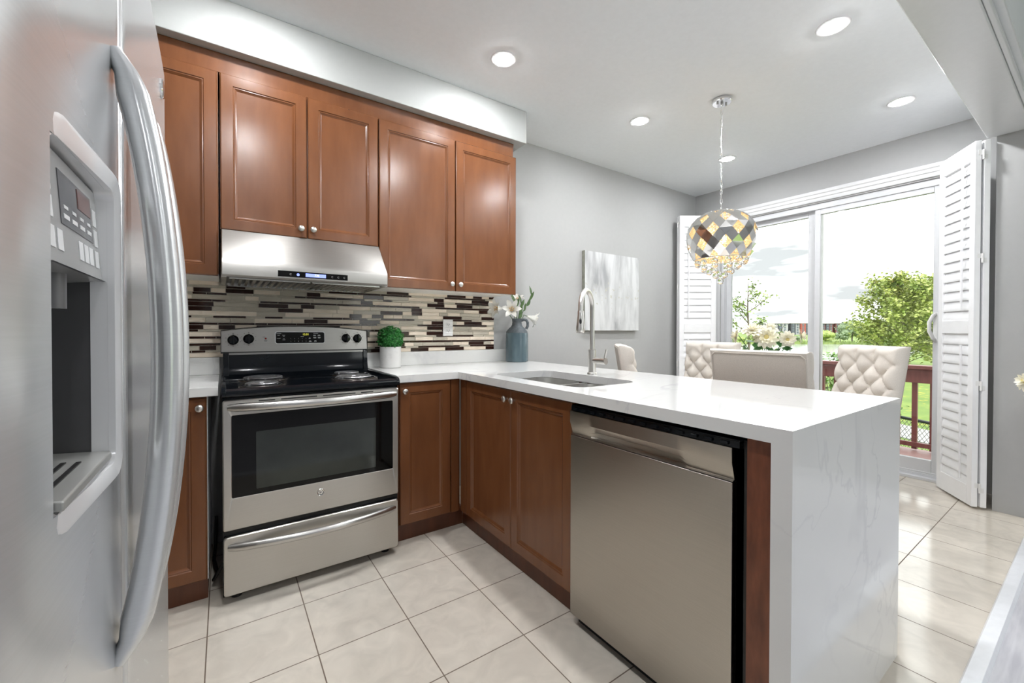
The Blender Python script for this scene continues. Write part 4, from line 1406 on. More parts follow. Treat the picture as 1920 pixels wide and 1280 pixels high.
# ------------------------------------------------------------------ folding louvre shutters
def shutter(label, near, far, side):
    """near = hinged edge standing in the room, far = edge towards the glass; side = +1 when the louvred face looks to the left of near->far"""
    near, far = Vector((*near, 0)), Vector((*far, 0))
    t = thing('louvre_shutter', label, 'shutter', tuple(near), 'folding louvre shutters', local=True)
    d = (far - near); Wd = d.length; d.normalize()
    nf = Vector((-d.y, d.x, 0)) * side
    # local frame of each panel: x along the panel, y out of the louvred face, z up
    def frame(off):
        return Matrix(((d.x, nf.x, 0, nf.x * off), (d.y, nf.y, 0, nf.y * off), (0, 0, 1, 0), (0, 0, 0, 1)))
    Z0, Z1, T, S = .016, 2.372, .030, .050
    for pi_, off in ((0, 0.0), (1, -.043)):
        M = frame(off)
        b = MB(M)
        b.box(0, S, -T, 0, Z0, Z1); b.box(Wd - S, Wd, -T, 0, Z0, Z1)
        b.box(S, Wd - S, -T, 0, Z0, Z0 + .125); b.box(S, Wd - S, -T, 0, Z1 - .115, Z1); b.box(S, Wd - S, -T, 0, 1.135, 1.225)
        pf = b.build('panel_frame', 'white_satin', t, bevel=.002)
        for za, zb in ((Z0 + .125, 1.135), (1.225, Z1 - .115)):
            n = round((zb - za) / .0685)
            st = (zb - za) / n
            for i in range(n):
                zc = za + st * (i + .5)
                b = MB(M)
                a = R(13)
                lp = []
                for k in range(12):
                    q = 2 * PI * k / 12
                    y, z = .0058 * math.cos(q), .0415 * math.sin(q)
                    # top edge leans back, lower edge towards the room
                    lp.append((y * math.cos(a) - z * math.sin(a) - T / 2, z * math.cos(a) + y * math.sin(a)))
                b.loft([[(S + .001, y, zc + z) for y, z in lp], [(Wd - S - .001, y, zc + z) for y, z in lp]])
                b.build('louvre', 'white_satin', pf, ang=60)
        if pi_ == 0:
            for za, zb in ((.17, 1.06), (1.29, 2.26)):
                b = MB(M)
                b.box(S + .035, S + .048, .012, .022, za, zb)
                b.build('tilt_rod', 'white_satin', pf, bevel=.002)
    for z in (.16, .76, 1.22, 1.72, 2.27) if False else (.14, .80, 1.62, 2.28):
        M = frame(-.0365)
        b = MB(M)
        b.tube([(-.006, 0, z - .03), (-.006, 0, z + .03)], .006, 10)
        b.box(-.002, -.0005, -.022, -.002, z - .03, z); b.box(-.002, -.0005, .002, .022, z, z + .03)
        b.build('hinge', 'white_plastic', t)
    return t


shutter('white louvre shutter folded back at the right of the glass door', (4.004, -2.207), (4.327, -1.992), 1)
shutter('white louvre shutter folded back at the left of the glass door behind the chandelier', (4.004, -.118), (4.327, -.333), -1)

# ------------------------------------------------------------------ chandelier
cx_, cy_ = 2.752, -1.236
t = thing('chandelier', 'round mirrored lattice chandelier with crystal drops on a long chain', 'chandelier', (cx_, cy_, ZC))
b = MB(); b.lathe([(.0005, 2.6875), (.056, 2.6875), (.060, 2.680), (.060, 2.668), (.055, 2.6635), (.0005, 2.6635)], (cx_, cy_, 0), 32, caps=False)
cn = b.build('canopy', 'chrome', t, ang=40)
b = MB()
for s in (-1, 1):
    b.lathe([(.007, 2.6535), (.007, 2.6635)], (cx_ + s * .03, cy_ - s * .012, 0), 10)
b.lathe([(.006, 2.645), (.009, 2.655), (.009, 2.6635)], (cx_, cy_, 0), 12)
b.build('screw', 'steel_dark', cn)
z = 2.652
k = 0
while z > 1.955:
    b = MB()
    lp = []
    for q in range(16):
        a = 2 * PI * q / 16
        lp.append((.0068 * math.cos(a), 0, .0175 * math.sin(a)))
    ang_ = 0 if k % 2 == 0 else PI / 2
    ang_ += .4
    b.tube([(cx_ + p[0] * math.cos(ang_), cy_ + p[0] * math.sin(ang_), z - .0175 + p[2]) for p in lp], .0017, 6, closed=True)
    b.build('chain_link', 'chrome', t, ang=60)
    z -= .0295
    k += 1
b = MB()
b.tube([(cx_ + .004 * math.sin(i * .9), cy_ + .004 * math.cos(i * .7), 2.655 - i * .02375) for i in range(31)], .0013, 5)
b.build('lamp_cord', 'silver_plastic', t)
RZ0, RZC, RZ1, RR = 1.628, 1.790, 1.930, .2135


def rad(z):
    if z < RZC:
        return RR * math.sqrt(max(0, 1 - ((RZC - z) / .262) ** 2))
    return RR * math.sqrt(max(0, 1 - ((z - RZC) / .163) ** 2))


# arc-length table along the meridian
tab = []
s = 0
pz = RZ0
for i in range(201):
    z = RZ0 + (RZ1 - RZ0) * i / 200
    if i:
        s += math.hypot(z - pz, rad(z) - rad(pz))
    tab.append((s, z)); pz = z
SL = s
def zat(s):
    for (a, za), (b_, zb) in zip(tab, tab[1:]):
        if a <= s <= b_ + 1e-9:
            return za + (zb - za) * (s - a) / max(1e-9, b_ - a)
    return RZ1
NB = 9
def clip(poly, lo, hi):
    """keep the part of a plate (list of (angle, s)) between two meridian lengths"""
    for lim, sg in ((lo, 1), (hi, -1)):
        out_ = []
        for k in range(len(poly)):
            p, q = poly[k], poly[(k + 1) % len(poly)]
            ip, iq = (p[1] - lim) * sg >= 0, (q[1] - lim) * sg >= 0
            if ip:
                out_.append(p)
            if ip != iq:
                f_ = (lim - p[1]) / (q[1] - p[1])
                out_.append((p[0] + (q[0] - p[0]) * f_, lim))
        poly = out_
        if len(poly) < 3:
            return []
    return poly


PER, SP = 2 * PI / NB, .176
def plates(sel):
    """flat mirror plates of one strip: half-cells (i, j) of the diagonal lattice"""
    b = MB()
    for i, j in sel:
        a0, a1, b0, b1 = i / 2, i / 2 + .5, j / 2, j / 2 + .5
        pl = [((a + c) / 2 * PER + .10, (a - c) / 2 * SP) for a, c in ((a0, b0), (a1, b0), (a1, b1), (a0, b1))]
        pl = clip(pl, 0, SL)
        if len(pl) < 3:
            continue
        b.poly([(cx_ + rad(zat(s)) * math.cos(th), cy_ + rad(zat(s)) * math.sin(th), zat(s)) for th, s in pl])
    return b


NS = int(SL / SP * 2) + 2
for fam in (0, 1):
    for m in range(NB):
        if fam == 0:        # a fixed, b running: every half-cell of the rising strip
            sel = [(2 * m, 2 * m - q) for q in range(-2, 2 * NS + 2)]
        else:               # b fixed: only the pieces between the rising strips
            sel = [(2 * m + q, 2 * m) for q in range(-3, 2 * NS + 2) if q % 2]
        b = plates(sel)
        if len(b.bm.faces) == 0:
            b.bm.free(); continue
        o = b.build('shade_strip', 'shade_mirror', t, ang=0, recalc=False)
        md = o.modifiers.new('thickness', 'SOLIDIFY'); md.thickness = .0012
b = MB()
for z, r in ((RZ0 - .001, rad(RZ0) - .004), (RZ1, rad(RZ1) - .002)):
    b.tube([(cx_ + r * math.cos(a), cy_ + r * math.sin(a), z) for a in (2 * PI * k / 40 for k in range(40))], .003, 6, closed=True)
for k in range(6):
    a = 2 * PI * k / 6
    b.tube([(cx_, cy_, RZ1 + .004), (cx_ + rad(RZ1) * math.cos(a), cy_ + rad(RZ1) * math.sin(a), RZ1)], .002, 6)
b.tube([(cx_, cy_, 1.975), (cx_, cy_, 1.66)], .006, 10)
b.build('hanging_frame', 'chrome', t, ang=60)
for k in range(4):
    a = 2 * PI * k / 4 + .3
    b = MB(); b.ball((cx_ + .075 * math.cos(a), cy_ + .075 * math.sin(a), 1.775), .02, 2, (1, 1, 1.5)); b.build('bulb', 'warm_bulb', t)
rnd = random.Random(12)
b = MB()
for i in range(15):
    z = RZ0 + .012 + (RZ1 - RZ0 - .02) * i / 14
    r = rad(z) - .022
    n = max(8, int(2 * PI * r / .024))
    for k in range(n):
        a = 2 * PI * (k + .5 * (i % 2)) / n
        b.ball((cx_ + r * math.cos(a), cy_ + r * math.sin(a), z), .0098, 1, (1, 1, 1.1))
o = b.build('crystal_lining', 'crystal_glow', t, ang=0); o['kind'] = 'stuff'
rnd = random.Random(4)
for rr_, n, zd, br in ((.145, 12, 1.606, .020), (.108, 8, 1.575, .020), (.070, 5, 1.545, .0205), (.032, 3, 1.518, .0205), (.0, 1, 1.482, .021)):
    for k in range(n):
        a = 2 * PI * k / n + rr_ * 9
        z = zd + rnd.uniform(-.006, .006)
        x, y = cx_ + rr_ * math.cos(a), cy_ + rr_ * math.sin(a)
        b = MB(); b.ball((x, y, z), br, 2)
        c = b.build('crystal_ball', 'crystal', t, ang=0)
        b = MB(); b.tube([(x, y, z + br), (x, y, 1.640)], .0007, 4); b.build('wire', 'chrome', c)

# ------------------------------------------------------------------ dining set
BW, BT = .475, .095         # chair back width, thickness
def backx(z):               # rear face of the back, leaning away from the seat
    return -.225 - .095 * (z - .46) / .60


def make_chair(label):
    t = thing('dining_chair', label, 'chair', (0, 0, 0), 'tufted linen dining chairs', local=True)
    b = MB()
    NU, NV = 60, 72
    z0, z1 = .44, 1.052
    dx, dz = .140, .150
    front = []
    for j in range(NV + 1):
        v = j / NV
        z = z0 + (z1 - z0) * v
        hw = BW / 2 - .012 * (1 - v)
        row = []
        for i in range(NU + 1):
            u = -1 + 2 * i / NU
            y = u * hw
            p, q = y / dx + (z - .930) / dz + .5, y / dx - (z - .930) / dz + .5
            tuft = (abs(math.sin(PI * p)) * abs(math.sin(PI * q))) ** .45
            # tufts only reach the outermost buttons and the top row
            inside = 1.0
            ex = max(0, (abs(y) - .175) / .05)
            ez = max(0, (z - .930) / .075)
            if ez > 0:
                crease = abs(math.cos(PI * y / dx)) if False else abs(math.sin(PI * (y / dx + .5)))
                cr = crease ** .45
                tuft = tuft * (1 - min(1, ez)) + cr * min(1, ez)
                tuft = 1 - (1 - tuft) * max(.0, 1 - max(0, ez - 1) * .9)
            if ex > 0:
                hz = abs(math.sin(PI * (z - .930) / dz / 1.0)) ** .45
                tuft = tuft * (1 - min(1, ex)) + hz * min(1, ex)
            pad = .040 * tuft
            # rounded border
            ed = min((hw - abs(y)), (z1 - z)) / .045
            rb = math.sqrt(max(0, 1 - (1 - min(1, max(0, ed))) ** 2))
            x = backx(z) + .045 + (.022 + pad) * rb
            row.append(b.v((x, y, z)))
        front.append(row)
    rear = []
    for j in (0, NV):
        pass
    # rear face grid edge loop with matching count
    rim = [(j, 0) for j in range(NV + 1)] + [(NV, i) for i in range(1, NU + 1)] + [(j, NU) for j in range(NV - 1, -1, -1)] + [(0, i) for i in range(NU - 1, 0, -1)]
    for r0, r1 in zip(front, front[1:]):
        for i in range(NU):
            b.f([r0[i], r0[i + 1], r1[i + 1], r1[i]])
    fv = [front[j][i] for j, i in rim]
    l1, l2 = [], []
    for v_ in fv:
        c = v_.co
        l1.append(b.v((backx(c.z) + .010, c.y * 1.0, c.z)))
        l2.append(b.v((backx(c.z), c.y * .965, c.z - (.008 if c.z > 1.04 else 0))))
    for a, c in ((fv, l1), (l1, l2)):
        for k in range(len(a)):
            m = (k + 1) % len(a)
            b.f([a[k], a[m], c[m], c[k]])
    b.f(l2, 1)
    b.build('backrest', ['linen', 'linen_back'], t, ang=50)
    b = MB()
    for j in range(-1, 4):
        for i in range(-2, 3):
            z = .930 - j * dz * 1.0
            y = i * dx
            for zz, yy in ((z, y), (z - dz / 2, y + dx / 2)):
                if abs(yy) < .185 and .55 < zz < .95:
                    b.ball((backx(zz) + .068, yy, zz), .008, 1, (.5, 1, 1))
    o = b.build('tuft_buttons', 'linen', t)
    b = MB()
    hw = BW / 2
    zz = [.46 + (1.018 - .46) * k / 10 for k in range(11)]
    path = [(backx(z) - .001, -hw * .955 + .004, z) for z in zz] + [(backx(1.036) - .001, -hw * .955 + .022, 1.034)]
    path += [(backx(1.036) - .001, hw * .955 - .022, 1.034)] + [(backx(z) - .001, hw * .955 - .004, z) for z in zz[::-1]]
    b.tube(path, .0042, 6)
    b.build('piping', 'linen_back', t, ang=60)
    b = MB()
    L = [rrect(-.21, .255, -.235, .235, .04, z) for z in (.345, .46)] + [rrect(-.20, .247, -.227, .227, .05, .480), rrect(-.17, .215, -.195, .195, .06, .492)]
    b.loft(L)
    b.build('seat', 'linen', t, ang=50, bevel=.004)
    for sx, sy in ((1, 1), (1, -1), (-1, 1), (-1, -1)):
        b = MB()
        x, y = (.215 if sx > 0 else -.185), .195 * sy
        fxo = 0 if sx > 0 else -.075
        b.loft([[(x + dx_ * w, y + dy_ * w, z) if True else 0 for dx_, dy_ in ((-1, -1), (1, -1), (1, 1), (-1, 1))] for x, w, z in
                ((x, .023, .345), (x + fxo * .25, .020, .20), (x + fxo, .014, 0))])
        b.build('leg', 'leg_wood', t, bevel=.002)
    return t


ch = make_chair('linen dining chair with its plain back to the peninsula, nearest the worktop')
ch.location = (2.553, -1.690, 0)
for lb, x, y, a in (('tufted linen dining chair facing the kitchen in front of the glass door and deck railing', 3.432, -1.635, 180 - 34),
                    ('tufted linen dining chair showing its buttons behind the chair with the plain back', 3.352, -.690, 180),
                    ('linen dining chair seen edge-on by the painting, right of the faucet', 2.545, -.945, -46)):
    c = copy_tree(ch)
    c.location = (x, y, 0); c.rotation_euler.z = R(a); c['label'] = lb
t = thing('dining_table', 'rectangular dining table between the linen chairs, hidden by the peninsula', 'table', (2.96, -1.3, 0))
MB().box(2.60, 3.32, -1.95, -.62, .715, .75).build('tabletop', 'table_wood', t, bevel=.004)
b = MB(); b.lathe([(.16, .012), (.16, .03), (.07, .06), (.055, .4), (.075, .68), (.14, .714)], (2.96, -1.3, 0), 28); b.build('pedestal', 'table_wood', t)
b = MB(); b.lathe([(.24, 0.001), (.24, .02), (.17, .03)], (2.96, -1.3, 0), 28); b.build('foot', 'table_wood', t)
fv_ = Vector((2.985, -1.40, .75))
t = thing('flower_vase', 'low white vase on the dining table under the cream dahlias', 'vase', tuple(fv_))
b = MB(); b.lathe([(.0005, .0005), (.055, .0005), (.075, .05), (.07, .12), (.045, .16), (.05, .175), (.042, .175), (.036, .15), (.0005, .06)], tuple(fv_), 28, caps=False)
b.build('body', 'white_vase', t)


def dahlia(label, base, head, d, size, group, cat='flower', name='dahlia'):
    t = thing(name, label, cat, tuple(base), group)
    base, head, d = Vector(base), Vector(head), Vector(d).normalized()
    b = MB()
    b.tube([base, base.lerp(head, .5) + Vector((0, 0, .03)), head - d * .02 * size / .07], .003, 6)
    b.build('stem', 'leaf_dark', t)
    u = d.orthogonal().normalized(); w = d.cross(u)
    b = MB()
    rnd = random.Random(hash(label) % 1000 if False else len(label))
    for ring, (n, rr_, lift, hw) in enumerate(((13, 1.0, .10, .20), (11, .82, .28, .19), (9, .60, .46, .16), (7, .36, .56, .12))):
        for k in range(n):
            a = 2 * PI * (k + .5 * (ring % 2)) / n + rnd.uniform(-.06, .06)
            ra = u * math.cos(a) + w * math.sin(a); ta = d.cross(ra)
            rows = []
            for q, wq in ((.08, .3), (.4, .85), (.68, 1), (.88, .62), (1, .03)):
                c = head + (ra * rr_ * q + d * (lift * q - .18 * q * q * q * (1 if ring < 2 else -.3))) * size
                rows.append([b.v(c + ta * hw * wq * size + d * .03 * size), b.v(c), b.v(c - ta * hw * wq * size + d * .03 * size)])
            for r0, r1 in zip(rows, rows[1:]):
                for i in (0, 1):
                    b.f([r0[i], r0[i + 1], r1[i + 1], r1[i]])
    b.build('petals', 'petal_cream', t, ang=80, recalc=False)
    b = MB(); b.ball(head + d * .22 * size, .2 * size, 2); b.build('centre', 'petal_core', t)
    b = MB()
    for k in range(3):
        a = 2 * PI * k / 3 + len(label)
        ra = u * math.cos(a) + w * math.sin(a)
        p = base.lerp(head, .72)
        b.leaf(p, ra * .8 - d * .2 + Vector((0, 0, .1)), d, .075, .034, .1)
    b.build('leaves', 'leaf_dark', t, recalc=False)
    return t


vb = fv_ + Vector((0, 0, .135))
G_ = 'cream dahlias on the dining table'
for lb, hp, dd, sz in (('largest cream dahlia facing the kitchen at the front of the bunch', (2.965, -1.425, 1.110), (-.85, -.5, .1), .078),
                       ('cream dahlia tilted up at the top left of the bunch', (2.93, -1.355, 1.150), (-.35, -.2, .9), .075),
                       ('cream dahlia at the top of the bunch beside the distant buildings', (3.03, -1.42, 1.165), (-.1, -.3, .9), .062),
                       ('cream dahlia facing the kitchen at the right of the bunch', (3.075, -1.505, 1.098), (-.8, -.55, -.1), .058),
                       ('cream dahlia seen from the side at the far left of the bunch', (2.885, -1.275, 1.118), (-.55, .8, .15), .055),
                       ('cream dahlia seen from the side at the far right of the bunch', (3.13, -1.56, 1.118), (.35, -.9, .1), .055),
                       ('cream dahlia at the back of the bunch', (3.06, -1.36, 1.150), (.3, .5, .8), .060)):
    off = (Vector(hp) - vb); off.z = 0
    dahlia(lb, vb + off * .12, hp, dd, sz, G_)

# flowers just entering the view on the right, standing on a console table against the jutting wall
t = thing('console_table', 'slim console table against the jutting wall, just outside the right edge', 'table', (3.9, -2.95, .006))
MB().box(3.76, 4.07, -3.45, -2.50, .66, .70).build('tabletop', 'table_wood', t, bevel=.003)
for x in (3.79, 4.04):
    for y in (-3.42, -2.53):
        MB().box(x - .018, x + .018, y - .018, y + .018, .0065, .66).build('leg', 'table_wood', t)
t = thing('flower_vase', 'white vase on the console table at the right edge', 'vase', (3.90, -2.60, .70))
b = MB(); b.lathe([(.0005, .7005), (.04, .7005), (.055, .74), (.05, .79), (.028, .81), (.032, .822), (.024, .822), (.02, .80), (.0005, .76)], (3.90, -2.60, 0), 24, caps=False); b.build('body', 'white_vase', t)
for lb, hp, dd in (('pale cream bloom cut by the right edge of the view, upper one', (3.84, -2.437, .862), (-.6, .7, .3)), ('pale cream bloom cut by the right edge of the view, lower one', (3.83, -2.475, .795), (-.8, .55, -.2))):
    dahlia(lb, (3.90, -2.60, .80), hp, dd, .062, 'cream blooms at the right edge', name='cream_bloom')

# ------------------------------------------------------------------ outside
GZ = -1.7
struct(MB().box(XR + .2, 5.97, -5, 4, -.13, -.075), 'deck', 'deck_floor', ang=0)
t = thing('deck_railing', 'reddish brown wooden railing along the deck outside the glass door', 'railing', (5.86, -.5, -.075))
MB().box(5.80, 5.94, -5, 4, .765, .802).build('top_cap', 'deck_red', t, bevel=.004)
MB().box(5.835, 5.872, -5, 4, .625, .765).build('face_board', 'deck_red', t, bevel=.002)
MB().box(5.835, 5.875, -5, 4, -.03, .015).build('bottom_rail', 'deck_red', t, bevel=.002)
y = -4.9
while y < 3.9:
    MB().box(5.872, 5.912, y, y + .04, -.06, .76).build('baluster', 'deck_red', t)
    y += .1325
for y in (-3.2, -1.0 + 1.6, 3.0):
    MB().box(5.872, 5.965, y - .05, y + .05, -.0745, .76).build('post', 'deck_red', t, bevel=.003)
struct(MB().box(-60, 900, -500, 700, GZ - .5, GZ), 'lawn', 'lawn_grass', ang=0)
dr = Vector((.53, .85, 0)).normalized(); nr = Vector((dr.y, -dr.x, 0))
def gp(p0, s, o, z):
    return Vector((p0[0], p0[1], z)) + dr * s + nr * o
b = MB()
P0 = (15.7, .2)
b.loft([[gp(P0, -14, -.75, z), gp(P0, 30, -.75, z), gp(P0, 30, .75, z), gp(P0, -14, .75, z)] for z in (GZ, GZ + .03)])
struct(b, 'path', 'path_paving', ang=0)
F0 = (11.2, -.63)
t = thing('chain_link_fence', 'low black chain link fence between the deck and the path', 'fence', (*F0, GZ))
b = MB(); b.tube([gp(F0, -4, 0, -.60), gp(F0, 14, 0, -.60)], .032, 8); b.build('top_rail', 'fence_black', t)
for s in (-3, .95 - 2.2, 3.2, 6.2, 9.2):
    b = MB(); b.tube([gp(F0, s, .04, GZ + .005), gp(F0, s, .04, -.57)], .03, 8); b.build('post', 'fence_black', t)
b = MB()
H = 1.05
s = -4.0
while s < 9:
    for k in (1, -1):
        a, c = gp(F0, s, .004 * k, GZ + .02), gp(F0, s + k * H * .8, .004 * k, GZ + .02 + H)
        b.tube([a, c], .0045, 3, caps=False)
    s += .085
b.build('wire_mesh', 'chain_wire', t, ang=0)
# pond
def gpt(u_, depth):
    d = FW + RT * ((u_ - 960 - OX) / FPX)
    return (CAM[0] + d.x * depth, CAM[1] + d.y * depth)
b = MB()
near = [gpt(u_, dd) for u_, dd in ((900, 36), (1200, 32), (1380, 30), (1545, 30), (1620, 32), (1690, 40))]
far = [gpt(u_, dd) for u_, dd in ((1740, 70), (1660, 88), (1560, 91), (1400, 92), (1200, 90), (900, 95))]
b.loft([[(x, y, z) for x, y in near + far] for z in (GZ, GZ + .02)])
struct(b, 'pond', 'pond_water', ang=0)
b = MB()
rl = [gpt(u_, dd) for u_, dd in ((900, 93), (1200, 89), (1400, 91), (1560, 90), (1660, 87), (1740, 69))]
rl2 = [gpt(u_, dd) for u_, dd in ((1740, 75), (1660, 92), (1560, 94.5), (1400, 95), (1200, 95), (900, 98))]
rnd = random.Random(8)
b.loft([[(x, y, GZ) for x, y in rl + rl2], [(x, y, GZ + .4) for x, y in rl + rl2]])
for k in range(1500):
    q = rnd.random() * 4.999
    i = int(q); f_ = q - i
    p = Vector((*rl[i], 0)).lerp(Vector((*rl[i + 1], 0)), f_)
    b.leaf((p.x + rnd.uniform(-.5, 2), p.y + rnd.uniform(-.5, 2), GZ), (rnd.uniform(-.25, .25), rnd.uniform(-.25, .25), 1), (-1, 0, 0), rnd.uniform(.45, .85), .3, .1)
tag(b.build('reed_bank', 'reeds', ang=0, recalc=False), 'band of green reeds along the far shore of the pond', 'reeds', kind='stuff')


def crown(b, c, rx, rz, n, leaf, rnd):
    """leafy crown of many small blades around lumpy clusters"""
    cl = []
    for k in range(9):
        q = Vector((rnd.gauss(0, 1), rnd.gauss(0, 1), rnd.gauss(0, .8))).normalized()
        cl.append((Vector(c) + Vector((q.x * rx * .55, q.y * rx * .55, q.z * rz * .55)), rnd.uniform(.42, .62)))
    for k in range(n):
        cc, s = rnd.choice(cl)
        q = Vector((rnd.gauss(0, 1), rnd.gauss(0, 1), rnd.gauss(0, 1))).normalized() * rnd.uniform(.75, 1.05)
        p = cc + Vector((q.x * rx * s, q.y * rx * s, q.z * rz * s))
        d = Vector((rnd.gauss(0, 1), rnd.gauss(0, 1), rnd.gauss(-.2, .7)))
        b.leaf(p, d, q, leaf * rnd.uniform(.7, 1.3), leaf * .7, .1)
    for cc, s in cl:
        b.ball(cc, 1, 2, (rx * s * .8, rx * s * .8, rz * s * .8))


rnd = random.Random(31)
protos = []
for i, lm in enumerate(('leaf_far_a', 'leaf_far_b', 'leaf_far_c')):
    t = thing('shore_tree', '', 'tree', (0, 0, 0), 'trees along the far shore', local=True)
    b = MB(); crown(b, (0, 0, 3.0), 3.4, 2.6, 520, .62, rnd); b.build('crown', lm, t, ang=0, recalc=False)
    b = MB(); b.tube([(0, 0, 0), (.1, 0, 1.2), (0, .1, 3)], [.18, .15, .08], 7); b.build('trunk', 'bark', t)
    protos.append(t)
LB = ('bright yellow green tree on the far shore of the pond', 'deep green tree on the far shore of the pond', 'bluish green tree on the far shore of the pond')
used = set()
for k, u_ in enumerate(range(1340, 1790, 26)):
    i = rnd.choice((0, 1, 2)) if u_ > 1450 else rnd.choice((0, 0, 1))
    dd = (99, 107)[k % 2]
    x, y = gpt(u_ + rnd.uniform(-3, 3), dd)
    o = protos[i] if i not in used else copy_tree(protos[i])
    used.add(i)
    o.location = (x, y, GZ)
    s = rnd.uniform(.74, .98)
    s *= .36 if u_ < 1530 else (.62 if u_ < 1590 else 1.0)
    o.scale = (s, s, s * rnd.uniform(.85, 1.05))
    o.rotation_euler.z = rnd.uniform(0, 6)
    o['label'] = LB[i]
for i in (0, 1, 2):
    if i not in used:
        protos[i].location = (*gpt(1500, 115), GZ); protos[i]['label'] = LB[i]


def branchy(name, label, base, top, spread, leafmat, nb, nl, leaf, seed, lean=0.0, low=.25, shape=None):
    """young tree: trunk, ascending branches, leaves strung along them"""
    t = thing(name, label, 'tree', base)
    rnd = random.Random(seed)
    base, top = Vector(base), Vector(top)
    Hh = (top - base).length
    tr = [base.lerp(top, q) + Vector((rnd.uniform(-.04, .04), rnd.uniform(-.04, .04), 0)) * (Hh / 4 if q > 0 else 0) for q in (0, .2, .4, .6, .8, 1)]
    bb, bl = MB(), MB()
    kk = Hh / 4.3
    bb.tube(tr, [.06 * kk, .05 * kk, .042 * kk, .032 * kk, .02 * kk, .006 * kk], 7)
    segs = [(tr[i], tr[i + 1]) for i in range(3, 5)]
    for k in range(nb):
        q = low + (1 - low) * .9 * k / nb
        p = base.lerp(top, q)
        a = k * 2.39996 + rnd.uniform(-.4, .4)
        ln = spread * (1 - .62 * (q - low) / (1 - low)) * rnd.uniform(.7, 1.15)
        e = p + Vector((math.cos(a) * ln, math.sin(a) * ln, ln * rnd.uniform(.45, .95)))
        m = p.lerp(e, .5) + Vector((0, 0, -.05 * ln))
        bb.tube([p, m, e], [.016 * kk, .011 * kk, .004 * kk], 5)
        segs += [(p.lerp(m, .35), m), (m, e), (m, e)]
        for j in range(3):
            f_ = rnd.uniform(.35, .9)
            p2 = p.lerp(e, f_)
            a2 = a + rnd.uniform(-1.3, 1.3)
            l2 = ln * rnd.uniform(.25, .5)
            e2 = p2 + Vector((math.cos(a2) * l2, math.sin(a2) * l2, l2 * rnd.uniform(.1, .9)))
            bb.tube([p2, e2], [.007, .003], 4)
            segs.append((p2, e2))
    for k in range(nl):
        s0, s1 = rnd.choice(segs)
        p = s0.lerp(s1, rnd.random()) + Vector((rnd.gauss(0, 1), rnd.gauss(0, 1), rnd.gauss(0, 1))) * leaf * .75
        d = Vector((rnd.gauss(0, 1), rnd.gauss(0, 1), rnd.gauss(-.3, .6)))
        bl.leaf(p, d, (rnd.gauss(0, .5), rnd.gauss(0, .5), 1), leaf * rnd.uniform(.7, 1.25), leaf * .75, .12)
    bb.build('trunk', 'bark', t)
    bl.build('leaves', leafmat, t, ang=0, recalc=False)
    return t


ma, mb = gpt(1703, 27.5), gpt(1772, 32)
branchy('maple_tree', 'large light green maple tree outside the right half of the glass door', (*ma, GZ), (ma[0] - .5, ma[1] + .4, 4.75), 3.2, 'leaf_maple', 34, 11000, .23, 3, low=.07)
branchy('maple_tree', 'second light green maple tree behind the first, by the right shutter', (*mb, GZ), (mb[0], mb[1], 4.3), 4.4, 'leaf_maple', 36, 11000, .27, 5, low=.03)
branchy('young_tree', 'slender young tree with sparse leaves outside the left half of the glass door', (11.5, 2.80, GZ), (11.55, 2.78, 2.55), .95, 'leaf_birch', 22, 1900, .075, 9, low=.2)
t = thing('garden_bush', 'leafy green bush just beyond the deck railing left of the tufted chair', 'bush', (11.15, .60, GZ))
rnd = random.Random(6)
b = MB()
for k in range(2600):
    q = Vector((rnd.gauss(0, .33), rnd.gauss(0, .33), rnd.uniform(0, 2.25)))
    w_ = 1.25 - .4 * q.z / 2.25
    b.leaf((11.15 + q.x * w_, .60 + q.y * w_, GZ + q.z + .1), (rnd.gauss(0, 1), rnd.gauss(0, 1), rnd.gauss(.2, .6)), (0, 0, 1), rnd.uniform(.07, .12), .065, .12)
b.build('leaves', 'leaf_bush', t, ang=0, recalc=False)
b = MB()
for k in range(7):
    a = k * .9
    b.tube([(11.15, .60, GZ), (11.15 + .25 * math.cos(a), .60 + .25 * math.sin(a), GZ + 1.0), (11.15 + .45 * math.cos(a), .60 + .45 * math.sin(a), GZ + 1.9)], [.025, .016, .006], 5)
b.build('stems', 'bark', t)


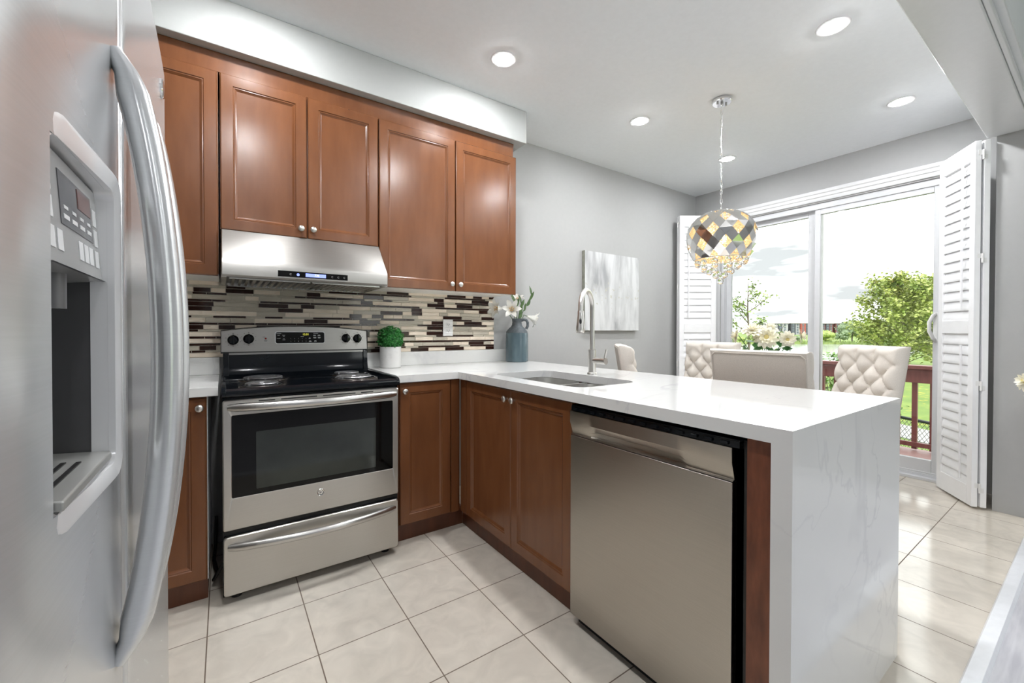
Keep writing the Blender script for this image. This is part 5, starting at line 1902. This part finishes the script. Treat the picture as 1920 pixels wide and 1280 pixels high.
def block(label, u0, u1, dep, ztop, secs, roof='roof_grey'):
    """distant apartment block facing the house: secs = list of (fraction, material, pop-out)"""
    a, c = Vector((*gpt(u0, dep), 0)), Vector((*gpt(u1, dep), 0))
    d = (c - a); Ln = d.length; d.normalize()
    n = Vector((d.y, -d.x, 0))
    if n.dot(Vector((CAM[0], CAM[1], 0)) - a) < 0:
        n = -n
    t = thing('apartment_building', label, 'building', (a.x, a.y, GZ), 'distant apartment buildings')
    M = Matrix(((d.x, -n.x, 0, a.x), (d.y, -n.y, 0, a.y), (0, 0, 1, GZ), (0, 0, 0, 1)))
    x = 0
    tot = sum(s[0] for s in secs)
    H_ = ztop - GZ
    for fr, mt_, pop in secs:
        w = Ln * fr / tot
        b = MB(M); b.box(x, x + w, -pop, 6, .02, H_ + pop * .35)
        wl = b.build('wall', mt_, t, ang=0)
        nw = max(1, int(w / 3.2))
        for fl in range(4):
            for k in range(nw):
                xc = x + w * (k + .5) / nw
                zc = 1.2 + fl * (H_ - .9) / 4 + .6
                b = MB(M); b.box(xc - .75, xc + .75, -pop - .06, -pop + .05, zc - .75, zc + .75)
                b.build('window', 'far_glass', wl, ang=0)
        x += w
    b = MB(M); b.box(-.5, Ln + .5, -1.0, 6.5, H_ + .001, H_ + .5); b.build('roof', roof, t, ang=0)
    return t


block('distant white and charcoal apartment block above the dahlias', 1424, 1477, 330, 7.0, ((2, 'clad_white', 0), (1, 'clad_dark', .8), (3, 'clad_white', 0), (1.2, 'clad_dark', .8), (2, 'clad_white', .3)))
block('distant apartment block with bright red walls beside the door mullion', 1482, 1530, 330, 7.2, ((1.2, 'clad_dark', .4), (1, 'clad_white', 0), (1.3, 'clad_red', .8), (1, 'clad_dark', .2), (1.6, 'clad_red', .6)))
block('distant dark red brick apartment block in the right half of the door', 1541, 1561, 330, 7.0, ((1, 'brick_dark', 0), (1, 'clad_dark', .4), (1, 'brick_dark', .3)))
block('distant long dark red brick apartment block right of the gap', 1566, 1602, 330, 7.2, ((1, 'brick_dark', .3), (.7, 'far_glass', 0), (1.4, 'brick_dark', .2), (.8, 'clad_dark', 0), (1.2, 'brick_dark', .3)))
block('distant pale apartment roofline behind the shore trees', 1606, 1672, 340, 6.2, ((1, 'clad_white', 0), (1, 'brick_dark', .3), (1.6, 'clad_white', 0)))
